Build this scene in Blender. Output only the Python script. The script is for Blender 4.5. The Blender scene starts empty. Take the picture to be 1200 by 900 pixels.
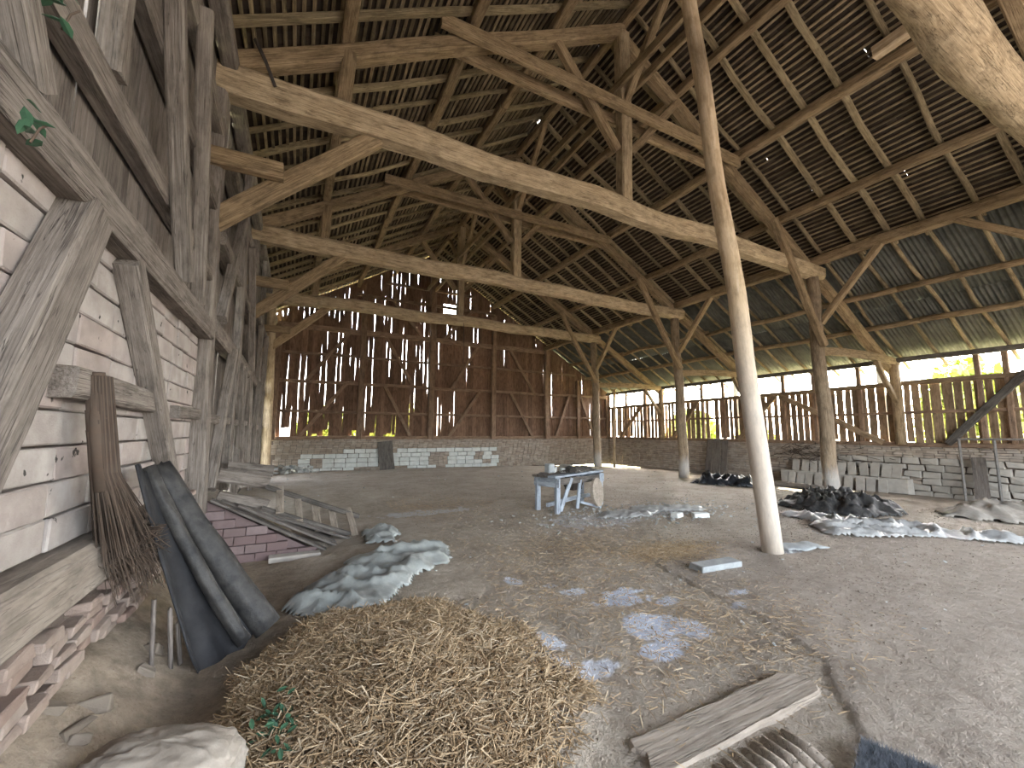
import bpy, math, random
import numpy as np
from mathutils import Vector, Matrix, noise
random.seed(7); RNG = np.random.default_rng(7)
scn = bpy.context.scene
COL = scn.collection

# ------------------------------------------------------------------ camera
CAM_H = 1.6
yaw, pit, rol = (math.radians(a) for a in (27.47, 6.6, 0.335))
fwd = Vector((math.sin(yaw)*math.cos(pit), math.cos(yaw)*math.cos(pit), math.sin(pit)))
rgt = Vector((math.cos(yaw), -math.sin(yaw), 0)); upv = rgt.cross(fwd)
r2 = rgt*math.cos(rol) + upv*math.sin(rol); u2 = upv*math.cos(rol) - rgt*math.sin(rol)
cd = bpy.data.cameras.new('camera'); cam = bpy.data.objects.new('camera', cd); COL.objects.link(cam)
cd.sensor_width = 36; cd.lens = 486/1200*36; cd.clip_start = 0.05; cd.clip_end = 400
m = Matrix((r2, u2, -fwd)).transposed().to_4x4(); m.translation = (0, 0, CAM_H)
cam.matrix_world = m
scn.camera = cam
# ------------------------------------------------------------------ world, sun, exposure
w = bpy.data.worlds.new('sky'); scn.world = w; w.use_nodes = True
nt = w.node_tree; bg = nt.nodes['Background']
sky = nt.nodes.new('ShaderNodeTexSky'); sky.sky_type = 'NISHITA'; sky.sun_disc = False
sky.sun_elevation = math.radians(37.5); sky.sun_rotation = math.radians(65); sky.dust_density = 3.0; sky.air_density = 1.0
hsv = nt.nodes.new('ShaderNodeHueSaturation'); hsv.inputs['Saturation'].default_value = 0.42
nt.links.new(sky.outputs[0], hsv.inputs['Color']); nt.links.new(hsv.outputs[0], bg.inputs[0])
bg.inputs[1].default_value = 0.55
sl = bpy.data.lights.new('sun', 'SUN'); sun = bpy.data.objects.new('sun', sl); COL.objects.link(sun)
sl.energy = 9.0; sl.angle = math.radians(0.6); sl.color = (1.0, 0.92, 0.76)
sdir = Vector((math.cos(math.radians(37.5))*math.cos(math.radians(25)), math.cos(math.radians(37.5))*math.sin(math.radians(25)), math.sin(math.radians(37.5))))
sun.rotation_euler = (-sdir).to_track_quat('-Z', 'Y').to_euler(); sun.location = sdir*60
scn.view_settings.view_transform = 'Standard'; scn.view_settings.look = 'None'
scn.view_settings.gamma = 1.0; scn.view_settings.use_curve_mapping = False
scn.view_settings.exposure = 3.2
scn.cycles.max_bounces = 8; scn.cycles.diffuse_bounces = 6
for i, (loc, rot, sx, sy) in enumerate((((7.0, -6.9, 2.4), (math.radians(90), 0, 0), 14.4, 5.9),)):   # portal over the open front: guides sky sampling, gives no light of its own
    pl = bpy.data.lights.new('sky_portal', 'AREA'); po = bpy.data.objects.new('sky_portal', pl); COL.objects.link(po)
    pl.shape = 'RECTANGLE'; pl.size = sx; pl.size_y = sy; pl.cycles.is_portal = True
    po.location = loc; po.rotation_euler = rot

# ------------------------------------------------------------------ helpers
def N3(x, y, z=0.0): return noise.noise(Vector((x, y, z)))
def fbm(x, y, z=0.0, o=4): return noise.fractal(Vector((x, y, z)), 1.0, 2.0, o)
def sst(a, b, x):
    t = min(1, max(0, (x-a)/(b-a))); return t*t*(3-2*t)
def tag(o, label=None, cat=None, group=None, kind=None):
    for k, v in (('label', label), ('category', cat), ('group', group), ('kind', kind)):
        if v: o[k] = v
    return o
def link(name, me, mat=None, parent=None, mw=None):
    o = bpy.data.objects.new(name, me); COL.objects.link(o)
    if mat and me is not None and not me.materials: me.materials.append(mat)
    mw = mw or Matrix()
    if parent is not None:
        o.parent = parent
        o.matrix_basis = PINV(parent) @ mw
        o['_w'] = 0
        del o['_w']
    else: o.matrix_basis = mw
    WORLD[o.name] = mw
    return o
WORLD = {}
def PINV(p): return WORLD[p.name].inverted()
def empty(name, loc, label=None, cat=None, group=None, kind=None):
    o = link(name, None, None, None, Matrix.Translation(loc)); o.empty_display_size = .1
    return tag(o, label, cat, group, kind)
def mesh(name, v, f, smooth=False):
    me = bpy.data.meshes.new(name); me.from_pydata([tuple(p) for p in v], [], f)
    if smooth: me.polygons.foreach_set('use_smooth', [True]*len(me.polygons))
    me.update(); return me
def frame(p0, p1, up=(0, 0, 1)):
    p0 = Vector(p0); p1 = Vector(p1); x = (p1-p0).normalized(); up = Vector(up)
    if abs(x.dot(up)) > .98: up = Vector((0, 1, 0)) if abs(x.y) < .9 else Vector((1, 0, 0))
    y = up.cross(x).normalized(); z = x.cross(y)
    mw = Matrix((x, y, z)).transposed().to_4x4(); mw.translation = p0
    return mw, (p1-p0).length
def beam(name, p0, p1, w, h, mat, parent=None, rnd=False, segs=None, wob=.02, taper=1.0, bow=0.0, cham=.12, up=(0, 0, 1), rough=.03, seed=None):
    """timber along local X: hewn (chamfered box) or round log, with uneven faces"""
    mw, L = frame(p0, p1, up)
    s = random.random()*100 if seed is None else seed
    segs = segs or max(3, min(18, int(L/.5)+1))
    if rnd: prof = [(math.cos(a), math.sin(a)) for a in [2*math.pi*k/10 for k in range(10)]]
    else:
        c = 1-cham*2
        prof = [(1, c), (c, 1), (-c, 1), (-1, c), (-1, -c), (-c, -1), (c, -1), (1, -c)]
    n = len(prof); V = []; F = []
    for i in range(segs+1):
        t = i/segs; x = t*L
        k = 1+(taper-1)*t
        oy = N3(x*.45, s)*wob*2; oz = N3(x*.45, s+31)*wob*2 - bow*4*t*(1-t)
        for j, (a, b) in enumerate(prof):
            q = 1+rough*2*N3(x*1.3+j*.9, s+j*3.7)
            V.append((x + (N3(j*2., s+9)*.03 if i in (0, segs) else 0), oy+a*w/2*k*q, oz+b*h/2*k*q))
    for i in range(segs):
        for j in range(n):
            a = i*n+j; b = i*n+(j+1) % n; F.append((a, b, b+n, a+n))
    F.append(tuple(reversed(range(n)))); F.append(tuple(range(segs*n, segs*n+n)))
    me = mesh(name, V, F, smooth=rnd)
    return link(name, me, mat, parent, mw)
def board(name, origin, along, normal, width, z0l, z1l, z0r, z1r, thick, mat, parent, edge=None, segs=7):
    """upright wall board; local X = up, local Y = along the wall, Z = thickness; edge(side, zfrac) -> inset"""
    V = []; F = []
    for i in range(segs+1):
        t = i/segs
        l = edge(0, t) if edge else 0; r = edge(1, t) if edge else 0
        zl = z0l+(z1l-z0l)*t; zr = z0r+(z1r-z0r)*t
        for (y, z, x) in ((l, -thick/2, zl), (width-r, -thick/2, zr), (width-r, thick/2, zr), (l, thick/2, zl)): V.append((x, y, z))
    for i in range(segs):
        for j in range(4):
            a = i*4+j; b = i*4+(j+1) % 4; F.append((a, b, b+4, a+4))
    F.append((3, 2, 1, 0)); k = segs*4; F.append((k, k+1, k+2, k+3))
    me = mesh(name, V, F)
    mw = Matrix((Vector((0, 0, 1)), Vector(along), Vector(normal))).transposed().to_4x4(); mw.translation = origin
    if mw.to_3x3().determinant() < 0:
        for p in me.polygons: p.flip()
    return link(name, me, mat, parent, mw)
BOXF = [(0, 3, 2, 1), (4, 5, 6, 7), (0, 1, 5, 4), (1, 2, 6, 5), (2, 3, 7, 6), (3, 0, 4, 7)]
class MB:
    def __init__(s): s.v = []; s.f = []
    def box(s, c, d, rz=0, ry=0, rx=0, jit=0):
        R = Matrix.Rotation(rz, 3, 'Z') @ Matrix.Rotation(ry, 3, 'Y') @ Matrix.Rotation(rx, 3, 'X')
        b = len(s.v)
        for z in (-1, 1):
            for (x, y) in ((-1, -1), (1, -1), (1, 1), (-1, 1)):
                p = R @ Vector((x*d[0]/2, y*d[1]/2, z*d[2]/2)) + Vector(c)
                if jit: p += Vector((random.uniform(-jit, jit), random.uniform(-jit, jit), random.uniform(-jit, jit)))
                s.v.append(p)
        s.f += [tuple(b+i for i in q) for q in BOXF]
    def tube(s, pts, r, n=6, cap=True):
        b = len(s.v); m_ = len(pts)
        for i, p in enumerate(pts):
            p = Vector(p); d = (Vector(pts[min(i+1, m_-1)])-Vector(pts[max(i-1, 0)])).normalized()
            u = d.orthogonal().normalized() if abs(d.z) > .9 else d.cross(Vector((0, 0, 1))).normalized()
            v = d.cross(u); rr = r[i] if isinstance(r, (list, tuple)) else r
            for k in range(n):
                a = 2*math.pi*k/n; s.v.append(p+(u*math.cos(a)+v*math.sin(a))*rr)
        for i in range(m_-1):
            for k in range(n): s.f.append((b+i*n+k, b+i*n+(k+1) % n, b+(i+1)*n+(k+1) % n, b+(i+1)*n+k))
        if cap: s.f.append(tuple(b+k for k in reversed(range(n)))); s.f.append(tuple(b+(m_-1)*n+k for k in range(n)))
    def build(s, name, mat, parent=None, smooth=False): return link(name, mesh(name, s.v, s.f, smooth), mat, parent)
def stone_mesh(name, d, jit, seed, bev=.12):
    """bevelled irregular block centred on its origin, 24 verts"""
    random.seed(seed); V = []; F = []
    bx = min(d)*bev
    import bmesh
    bm = bmesh.new(); bmesh.ops.create_cube(bm, size=1)
    for v in bm.verts: v.co = Vector((v.co.x*d[0], v.co.y*d[1], v.co.z*d[2]))+Vector((random.uniform(-jit, jit), random.uniform(-jit, jit), random.uniform(-jit, jit)))
    bmesh.ops.bevel(bm, geom=list(bm.edges), offset=bx, segments=1, affect='EDGES', profile=.5)
    me = bpy.data.meshes.new(name); bm.to_mesh(me); bm.free(); return me

# ------------------------------------------------------------------ materials
def newmat(name):
    mt = bpy.data.materials.new(name); mt.use_nodes = True
    t = mt.node_tree; return mt, t, t.nodes['Principled BSDF']
def rgb(c): return (c[0], c[1], c[2], 1)
def ramp(t, fac, stops):
    r = t.nodes.new('ShaderNodeValToRGB'); e = r.color_ramp.elements
    while len(e) < len(stops): e.new(.5)
    for k, (p, c) in enumerate(stops): e[k].position = p; e[k].color = rgb(c)
    t.links.new(fac, r.inputs[0]); return r.outputs[0]
def noi(t, vec, scale, detail=5, rough=.6, dist=0):
    n = t.nodes.new('ShaderNodeTexNoise'); n.inputs['Scale'].default_value = scale; n.inputs['Detail'].default_value = detail
    n.inputs['Roughness'].default_value = rough; n.inputs['Distortion'].default_value = dist
    t.links.new(vec, n.inputs['Vector']); return n.outputs['Fac']
def mapping(t, vec, sc):
    mp = t.nodes.new('ShaderNodeMapping'); mp.inputs['Scale'].default_value = sc; t.links.new(vec, mp.inputs['Vector']); return mp.outputs[0]
def mix(t, fac, a, b, mode='MIX'):
    m_ = t.nodes.new('ShaderNodeMix'); m_.data_type = 'RGBA'; m_.blend_type = mode
    for s_, v in ((m_.inputs[0], fac), (m_.inputs[6], a), (m_.inputs[7], b)):
        if isinstance(v, bpy.types.NodeSocket): t.links.new(v, s_)
        elif isinstance(v, (int, float)): s_.default_value = v
        else: s_.default_value = rgb(v)
    return m_.outputs[2]
def math_(t, op, a, b=0.0):
    n = t.nodes.new('ShaderNodeMath'); n.operation = op
    for s_, v in ((n.inputs[0], a), (n.inputs[1], b)):
        if isinstance(v, bpy.types.NodeSocket): t.links.new(v, s_)
        else: s_.default_value = v
    return n.outputs[0]
def bump(t, b, h, strength, dist=.02):
    n = t.nodes.new('ShaderNodeBump'); n.inputs['Strength'].default_value = strength; n.inputs['Distance'].default_value = dist
    t.links.new(h, n.inputs['Height']); t.links.new(n.outputs[0], b.inputs['Normal'])
def offset_vec(t, world=False):
    tc = t.nodes.new('ShaderNodeTexCoord'); oi = t.nodes.new('ShaderNodeObjectInfo')
    if world: return t.nodes.new('ShaderNodeNewGeometry').outputs['Position'], oi.outputs['Random']
    va = t.nodes.new('ShaderNodeVectorMath'); va.operation = 'ADD'
    cx = t.nodes.new('ShaderNodeCombineXYZ')
    s1 = math_(t, 'MULTIPLY', oi.outputs['Random'], 57.0)
    t.links.new(s1, cx.inputs[0]); t.links.new(s1, cx.inputs[1])
    t.links.new(tc.outputs['Object'], va.inputs[0]); t.links.new(cx.outputs[0], va.inputs[1])
    return va.outputs[0], oi.outputs['Random']
def wood(name, dark, mid, light, var=.35, crack=.5, fine=1.7, bmp=.8, foot=None):
    mt, t, b = newmat(name); vec, rnd = offset_vec(t)
    g = noi(t, mapping(t, vec, (.7, 13*fine, 13*fine)), 3.0, 6, .65, .4)
    c = ramp(t, g, [(.28, dark), (.5, mid), (.72, light)])
    blot = noi(t, vec, 1.7, 4, .6)
    c = mix(t, math_(t, 'MULTIPLY', ramp(t, blot, [(.35, (0, 0, 0)), (.75, (1, 1, 1))]), .5), c, light)
    ck = noi(t, mapping(t, vec, (.35, 9*fine, 9*fine)), 2.2, 3, .5, .6)
    lines = ramp(t, ck, [(.485, (0, 0, 0)), (.5, (1, 1, 1)), (.515, (0, 0, 0))])
    c = mix(t, math_(t, 'MULTIPLY', lines, crack), c, tuple(x*.25 for x in dark))
    dirt = noi(t, mapping(t, vec, (2.2, 6, 6)), 1.6, 6, .7)
    c = mix(t, math_(t, 'MULTIPLY', ramp(t, dirt, [(.46, (0, 0, 0)), (.68, (1, 1, 1))]), .6), c, tuple(x*.6 for x in dark))
    if foot:   # paler foot: worn limewash on posts, painted daylight on the prop (local X runs up)
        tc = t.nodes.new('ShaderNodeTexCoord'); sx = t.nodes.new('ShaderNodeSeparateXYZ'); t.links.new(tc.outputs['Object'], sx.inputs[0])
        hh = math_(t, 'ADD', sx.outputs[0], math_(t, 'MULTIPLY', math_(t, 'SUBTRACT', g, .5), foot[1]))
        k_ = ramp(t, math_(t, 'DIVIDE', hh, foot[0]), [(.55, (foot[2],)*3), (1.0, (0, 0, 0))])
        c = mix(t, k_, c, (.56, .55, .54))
    v = math_(t, 'ADD', math_(t, 'MULTIPLY', rnd, var), 1-var/2)
    hs = t.nodes.new('ShaderNodeHueSaturation'); t.links.new(c, hs.inputs['Color']); t.links.new(v, hs.inputs['Value'])
    t.links.new(hs.outputs[0], b.inputs['Base Color']); b.inputs['Roughness'].default_value = .86
    b.inputs['Specular IOR Level'].default_value = .25
    bump(t, b, math_(t, 'SUBTRACT', g, math_(t, 'MULTIPLY', lines, .6)), bmp, .012)
    return mt
def masonry(name, cols, scale=6, island=False, var=.3, bmp=.6, stain=(.12, .1, .08), stain_amt=.45, spots=0):
    mt, t, b = newmat(name); vec, rnd = offset_vec(t, island)
    if island: rnd = t.nodes.new('ShaderNodeNewGeometry').outputs['Random Per Island']
    k = len(cols)
    c = ramp(t, rnd, [((i+.0)/max(1, k-1), cc) for i, cc in enumerate(cols)])
    n1 = noi(t, vec, scale, 6, .65); n2 = noi(t, vec, scale*4, 5, .7)
    c = mix(t, math_(t, 'MULTIPLY', ramp(t, n1, [(.4, (0, 0, 0)), (.7, (1, 1, 1))]), stain_amt), c, stain)
    c = mix(t, math_(t, 'MULTIPLY', n2, .5), c, tuple(min(1, x*1.5) for x in cols[0]), 'MIX')
    if spots:
        sp = noi(t, vec, scale*2.2, 3, .5)
        c = mix(t, ramp(t, sp, [(.28, (spots,)*3), (.31, (0, 0, 0))]), c, (.02, .018, .016))
    t.links.new(c, b.inputs['Base Color']); b.inputs['Roughness'].default_value = .93; b.inputs['Specular IOR Level'].default_value = .2
    bump(t, b, n2, bmp, .015); return mt
def plain(name, a, bcol, scale=8, rough=.8, bmp=.3, sheen=0, dist=.02, world=False, det=5):
    mt, t, b = newmat(name); vec, rnd = offset_vec(t, world)
    n1 = noi(t, vec, scale, det, .65)
    t.links.new(ramp(t, n1, [(.3, a), (.7, bcol)]), b.inputs['Base Color']); b.inputs['Roughness'].default_value = rough
    b.inputs['Specular IOR Level'].default_value = .35
    bump(t, b, n1, bmp, dist); return mt
M = {}
M['tie'] = wood('pale_hewn_oak', (.18, .125, .072), (.44, .33, .205), (.63, .505, .345), .12, .6)
M['tan'] = wood('tan_roof_timber', (.12, .08, .043), (.32, .225, .13), (.50, .375, .235), .3, .5)
M['prop'] = wood('fresh_pole_wood', (.36, .25, .14), (.55, .41, .26), (.66, .54, .4), .1, .12, .6, .25)
M['propfoot'] = wood('daylit_foot_pole_wood', (.36, .25, .14), (.55, .41, .26), (.66, .54, .4), .1, .12, .6, .25, (3.6, 1.5, .45))  # paler lower part: daylight on the prop put into its colour
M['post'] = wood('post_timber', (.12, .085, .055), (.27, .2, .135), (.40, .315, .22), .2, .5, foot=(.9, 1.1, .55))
M['raft'] = wood('rafter_pole', (.11, .08, .045), (.30, .23, .135), (.50, .405, .255), .6, .3)
M['grey'] = wood('weathered_grey_timber', (.10, .08, .066), (.205, .175, .15), (.31, .275, .24), .3, .6)
M['sill'] = wood('sawn_sill_timber', (.17, .14, .112), (.255, .215, .178), (.33, .285, .24), .1, .25, .6, .5)
M['dgrey'] = wood('dark_weathered_timber', (.045, .04, .036), (.12, .105, .092), (.2, .18, .16), .35, .4)
M['gboard'] = wood('grey_wall_board', (.085, .07, .06), (.165, .14, .122), (.25, .22, .195), .3, .3)
M['rboard'] = wood('red_brown_board', (.085, .046, .029), (.19, .112, .072), (.30, .19, .13), .55, .4)
M['rframe'] = wood('red_brown_frame', (.10, .062, .04), (.26, .17, .115), (.38, .265, .185), .25, .35)
M['yboard'] = wood('brown_side_board', (.12, .075, .042), (.26, .18, .11), (.38, .28, .19), .5, .35)
M['batten'] = wood('tile_batten', (.07, .05, .03), (.25, .185, .11), (.50, .40, .26), .9, .2)
M['bench'] = wood('blue_grey_bench_wood', (.2, .23, .27), (.38, .42, .47), (.52, .57, .63), .2, .5)
M['block'] = masonry('clay_block', [(.34, .305, .28), (.39, .36, .34), (.37, .305, .28), (.42, .395, .37)], 5, False, stain=(.13, .10, .085), stain_amt=.75, spots=.9)
M['mortar'] = masonry('mortar_core', [(.11, .085, .07), (.14, .115, .10)], 9, False)
M['brick'] = masonry('old_red_brick', [(.25, .185, .15), (.31, .25, .21), (.33, .28, .24), (.2, .125, .10)], 14, False, stain=(.1, .07, .055))
M['redbrick'] = masonry('ramp_red_brick', [(.15, .105, .10), (.20, .155, .148), (.155, .105, .102), (.25, .2, .195)], 12, False, stain=(.10, .07, .07), stain_amt=.4)
M['wallbrick'] = masonry('wall_brick_courses', [(.32, .26, .21), (.4, .33, .27), (.48, .42, .35), (.38, .33, .285), (.27, .21, .17)], 5, True, stain=(.08, .065, .05))
M['white'] = masonry('limewashed_block', [(.58, .60, .58), (.66, .67, .64), (.5, .52, .5)], 5, False, stain=(.22, .2, .18), stain_amt=.45)
M['stone'] = masonry('grey_wall_stone', [(.34, .31, .27), (.42, .385, .34), (.48, .44, .39)], 5, False, stain=(.13, .11, .09))
M['bankstone'] = masonry('muddy_stone', [(.13, .105, .08), (.18, .15, .12), (.23, .195, .16)], 8, False)
M['tile'] = masonry('roof_tile', [(.045, .032, .023), (.08, .058, .042), (.035, .027, .022), (.11, .082, .06)], 7, True, bmp=.3, stain=(.03, .025, .02))
M['sheet'] = plain('corrugated_sheet', (.075, .078, .068), (.15, .152, .132), 3, .75, .1)
M['dirt'] = plain('bank_dirt', (.13, .1, .075), (.26, .21, .165), 7, .95, .8, dist=.05, world=True)
M['straw'] = masonry('straw', [(.19, .13, .07), (.41, .30, .18), (.55, .43, .28), (.29, .195, .11), (.66, .56, .41)], 9, True, bmp=0, stain=(.2, .12, .06), stain_amt=.35)
M['plastic'] = plain('grey_plastic_sheet', (.20, .215, .205), (.36, .375, .355), 5, .5, .6)
M['whiteplastic'] = plain('pale_plastic_sheet', (.26, .26, .25), (.40, .395, .38), 5, .5, .6)
M['black'] = plain('black_plastic', (.012, .013, .016), (.03, .032, .036), 6, .3, .3)
M['tarp'] = plain('dark_tarpaulin', (.012, .012, .013), (.062, .058, .053), 7, .6, .7)
M['tarpblack'] = plain('matt_black_sheet', (.010, .010, .012), (.028, .028, .03), 6, .75, .4)
M['canvas'] = plain('brown_grey_canvas', (.2, .175, .145), (.33, .3, .26), 6, .9, .4)
M['sack'] = plain('off_white_sack', (.22, .185, .15), (.39, .345, .29), 6, .8, .7)
M['twig'] = masonry('broom_twig', [(.03, .022, .017), (.075, .052, .038), (.13, .092, .068), (.05, .034, .026)], 9, True, bmp=0)
M['leaf'] = plain('green_leaf', (.03, .075, .045), (.06, .14, .075), 9, .5, .2)
M['outleaf'] = plain('sunlit_leaf', (.22, .3, .05), (.42, .46, .1), 3, .6, .2, world=True)
M['iron'] = plain('rusty_iron', (.03, .027, .025), (.08, .06, .05), 12, .6, .3)
M['steel'] = plain('grey_steel', (.13, .12, .11), (.24, .22, .2), 12, .55, .2)
M['bristle'] = plain('blue_grey_bristle', (.07, .078, .09), (.2, .22, .25), 20, .5, 0, world=True)
M['slab'] = plain('pale_concrete', (.25, .265, .265), (.38, .4, .4), 8, .9, .5)
M['green'] = plain('green_plastic', (.08, .34, .25), (.14, .45, .34), 6, .5, .2)
M['leather'] = plain('dark_oily_cloth', (.05, .045, .04), (.14, .125, .11), 8, .8, .4)
M['debris'] = masonry('pale_debris', [(.25, .26, .25), (.4, .42, .41), (.52, .54, .53), (.2, .18, .15)], 9, True)
M['boardfg'] = wood('foreground_board_wood', (.24, .195, .15), (.33, .275, .22), (.41, .355, .295), .1, .4, .8, .8)

# floor
def floor_mat():
    mt, t, b = newmat('earth_floor')
    pos = t.nodes.new('ShaderNodeNewGeometry').outputs['Position']
    at = t.nodes.new('ShaderNodeAttribute'); at.attribute_name = 'zone'
    sep = t.nodes.new('ShaderNodeSeparateColor'); t.links.new(at.outputs['Color'], sep.inputs[0])
    n1 = noi(t, pos, 1.3, 9, .72); n2 = noi(t, pos, 9, 6, .7); n3 = noi(t, pos, 55, 3, .7)
    c = ramp(t, n1, [(.3, (.18, .142, .108)), (.5, (.31, .26, .205)), (.72, (.43, .372, .305))])
    c = mix(t, math_(t, 'MULTIPLY', ramp(t, n2, [(.35, (0, 0, 0)), (.7, (1, 1, 1))]), .6), c, (.47, .42, .35))
    c = mix(t, ramp(t, n3, [(.3, (.55,)*3), (.42, (0, 0, 0))]), c, (.085, .066, .05))
    c = mix(t, ramp(t, n3, [(.64, (0, 0, 0)), (.74, (.6,)*3)]), c, (.48, .43, .34))
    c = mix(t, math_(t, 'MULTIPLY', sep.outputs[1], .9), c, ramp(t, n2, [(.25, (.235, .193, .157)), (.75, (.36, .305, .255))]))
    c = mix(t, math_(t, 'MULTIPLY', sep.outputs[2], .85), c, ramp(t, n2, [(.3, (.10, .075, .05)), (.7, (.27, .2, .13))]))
    lim = math_(t, 'MULTIPLY', sep.outputs[0], ramp(t, n2, [(.28, (.5,)*3), (.5, (1, 1, 1))]))
    c = mix(t, lim, c, (.58, .63, .74))
    t.links.new(c, b.inputs['Base Color']); b.inputs['Roughness'].default_value = .92; b.inputs['Specular IOR Level'].default_value = .25
    h = math_(t, 'ADD', n2, math_(t, 'MULTIPLY', n3, .35))
    bump(t, b, h, .9, .035); return mt
M['floor'] = floor_mat()

# ------------------------------------------------------------------ floor
def ramp_z(x):   # rubble ramp by the left wall
    return max(-.22, .64 + (x+.85)*-.6)
def fz(x, y):
    z = -.28*sst(17, 21.6, y) - .12*min(1, max(0, (x-8)/5.6)) - .28*min(1, max(0, (x-13.6)/4.8))
    z += .035*fbm(x*.35, y*.35, 3)
    near = 1-sst(5.9, 6.4, y)
    if x < .3:
        z += near*(-.06*sst(.3, -.3, x))
    if x < -.3: z += near*(.40*sst(-.45, -1.12, x))*(1+.12*N3(x*5, y*4))
    if 6.3 < y < 9.8 and x < 1.0:
        k = sst(6.62, 6.72, y)*(1-sst(8.2, 9.8, y))
        z = max(z, k*(ramp_z(x)-.1)+(1-k)*z)
        if y < 6.72: z -= .1*(1-sst(.2, .9, x))
    elif 6.0 < y <= 6.3 and x < .9: z -= .1*(1-sst(.2, .9, x))*sst(6, 6.3, y)
    # straw mound
    d = math.hypot((x-.75)/1.25, (y-2.9)/1.3); z += .09*max(0, 1-d*d)*(1+.3*N3(x*3, y*3))
    if slab_edge(x, y) > 0: z += .014
    return z
def slab_edge(x, y):
    e = 3.45 + .28*max(0, y-1.75) + .05*N3(y*4, 5)
    if y < 1.75: e = 3.0 + (y-1.45)*1.3 + .04*N3(y*6, 9)
    return 1.0 if x > e and y < 4.2 + .3*N3(x*.8, 1) else 0.0
LIME = [(2.93, 3.26, .27, .19, 1), (2.74, 2.72, .36, .22, 1), (2.56, 2.42, .2, .13, 1), (2.98, 2.55, .2, .15, .9), (2.62, 3.62, .14, .1, .9), (2.19, 4.18, .07, .13, .9), (1.80, 2.80, .1, .14, .8), (1.92, 2.42, .22, .1, .65),
        (3.25, 3.0, .12, .07, .8), (2.5, 3.9, .08, .05, .6), (4.05, 2.82, .22, .05, .8), (3.75, 2.62, .1, .05, .6), (1.5, 2.75, .3, .3, .25), (5.0, 6.3, 1.0, .5, .3), (6.8, 6.4, .9, .5, .35), (2.3, 8.3, .9, .3, .35), (6.2, 3.5, .45, .12, .5), (1.6, 2.5, .25, .12, .5)]
def zone(x, y):
    l = 0
    for (cx, cy, rx, ry, a) in LIME:
        if abs(x-cx) > rx*1.9 or abs(y-cy) > ry*1.9: continue
        d = math.hypot((x-cx)/rx, (y-cy)/ry) + .55*fbm(x*4.5, y*4.5, cx) + .2*N3(x*16, y*16, cy)
        l = max(l, a*(1-sst(.88, 1.0, d)))
    g = (.75+.3*fbm(x*.5, y*.5, 8))*(1-sst(9, 12, x)) if slab_edge(x, y) else .25*max(0, fbm(x*.6, y*.6, 2))
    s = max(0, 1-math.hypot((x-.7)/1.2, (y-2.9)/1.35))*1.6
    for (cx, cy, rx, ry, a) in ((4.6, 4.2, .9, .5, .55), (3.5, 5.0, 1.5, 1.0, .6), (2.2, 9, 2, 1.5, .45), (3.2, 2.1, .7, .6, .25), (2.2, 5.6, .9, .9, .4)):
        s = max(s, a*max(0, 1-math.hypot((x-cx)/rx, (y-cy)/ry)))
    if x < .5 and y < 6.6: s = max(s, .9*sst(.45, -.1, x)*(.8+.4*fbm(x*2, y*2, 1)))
    return min(1, l), max(0, min(1, g)), max(0, min(1, s))
def grid_lines(parts):
    out = []
    for a, b, s in parts:
        n = max(1, int(round((b-a)/s))); out += [a+(b-a)*i/n for i in range(n)]
    out.append(parts[-1][1]); return out
gx = grid_lines([(-1.3, 4.2, .03), (4.2, 8, .07), (8, 19, .16)])
gy = grid_lines([(-7.0, .8, .3), (.8, 4.6, .03), (4.6, 8.5, .06), (8.5, 21.8, .16)])
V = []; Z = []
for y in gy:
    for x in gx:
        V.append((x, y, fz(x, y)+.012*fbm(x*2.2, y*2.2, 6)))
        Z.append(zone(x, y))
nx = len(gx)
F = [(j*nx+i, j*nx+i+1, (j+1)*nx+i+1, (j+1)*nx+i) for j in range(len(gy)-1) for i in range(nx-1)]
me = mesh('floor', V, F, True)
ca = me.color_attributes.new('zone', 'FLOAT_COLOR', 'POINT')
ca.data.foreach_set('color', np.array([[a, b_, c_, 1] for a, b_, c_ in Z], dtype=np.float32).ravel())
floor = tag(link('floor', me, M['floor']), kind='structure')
# ground outside
M['grass'] = plain('sunlit_grass', (.36, .34, .17), (.5, .46, .27), 1.5, .95, .4, world=True)
mb = MB(); mb.v = [(-40, -6.6, -.62), (70, -6.6, -.62), (70, 70, -.62), (-40, 70, -.62)]; mb.f = [(0, 1, 2, 3)]
tag(mb.build('ground_outside', M['grass']), kind='structure')
M['dark_ground'] = plain('bounce_cut_ground', (.13, .115, .10), (.2, .18, .16), 1.2, .95, .4, world=True)  # unseen ground in front, made dark to cut bounce onto the roof
mb = MB(); mb.v = [(-40, -50, -.62), (70, -50, -.62), (70, -6.6, -.62), (-40, -6.6, -.62)]; mb.f = [(0, 1, 2, 3)]
tag(mb.build('dark_ground_unseen', M['dark_ground']), kind='structure')

# ------------------------------------------------------------------ geometry of the roof
TH = math.atan(.575); CT, ST = math.cos(TH), math.sin(TH)
XR, ZR = 6.2, 10.85
Y0, Y1 = -6.4, 22.2
def RP(side, s, n, y):      # point on a roof slope: s metres down from the ridge, n above the truss line
    return Vector((XR+side*(s*CT+n*ST), y, ZR-s*ST+n*CT))
def s_of(x): return abs(x-XR)/CT
TRUSS_Y = (1.45, 6.5, 11.6, 16.85)

# ------------------------------------------------------------------ left wall
XL = -1.1
mb = MB(); mb.box((XL-.25, 3.1, 1.5), (.24, 7.2, 2.6)); mb.box((XL-.06, 1.8, .35), (.16, 4.9, .52)); 
wl = tag(mb.build('wall_left', M['mortar']), kind='structure')
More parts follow.
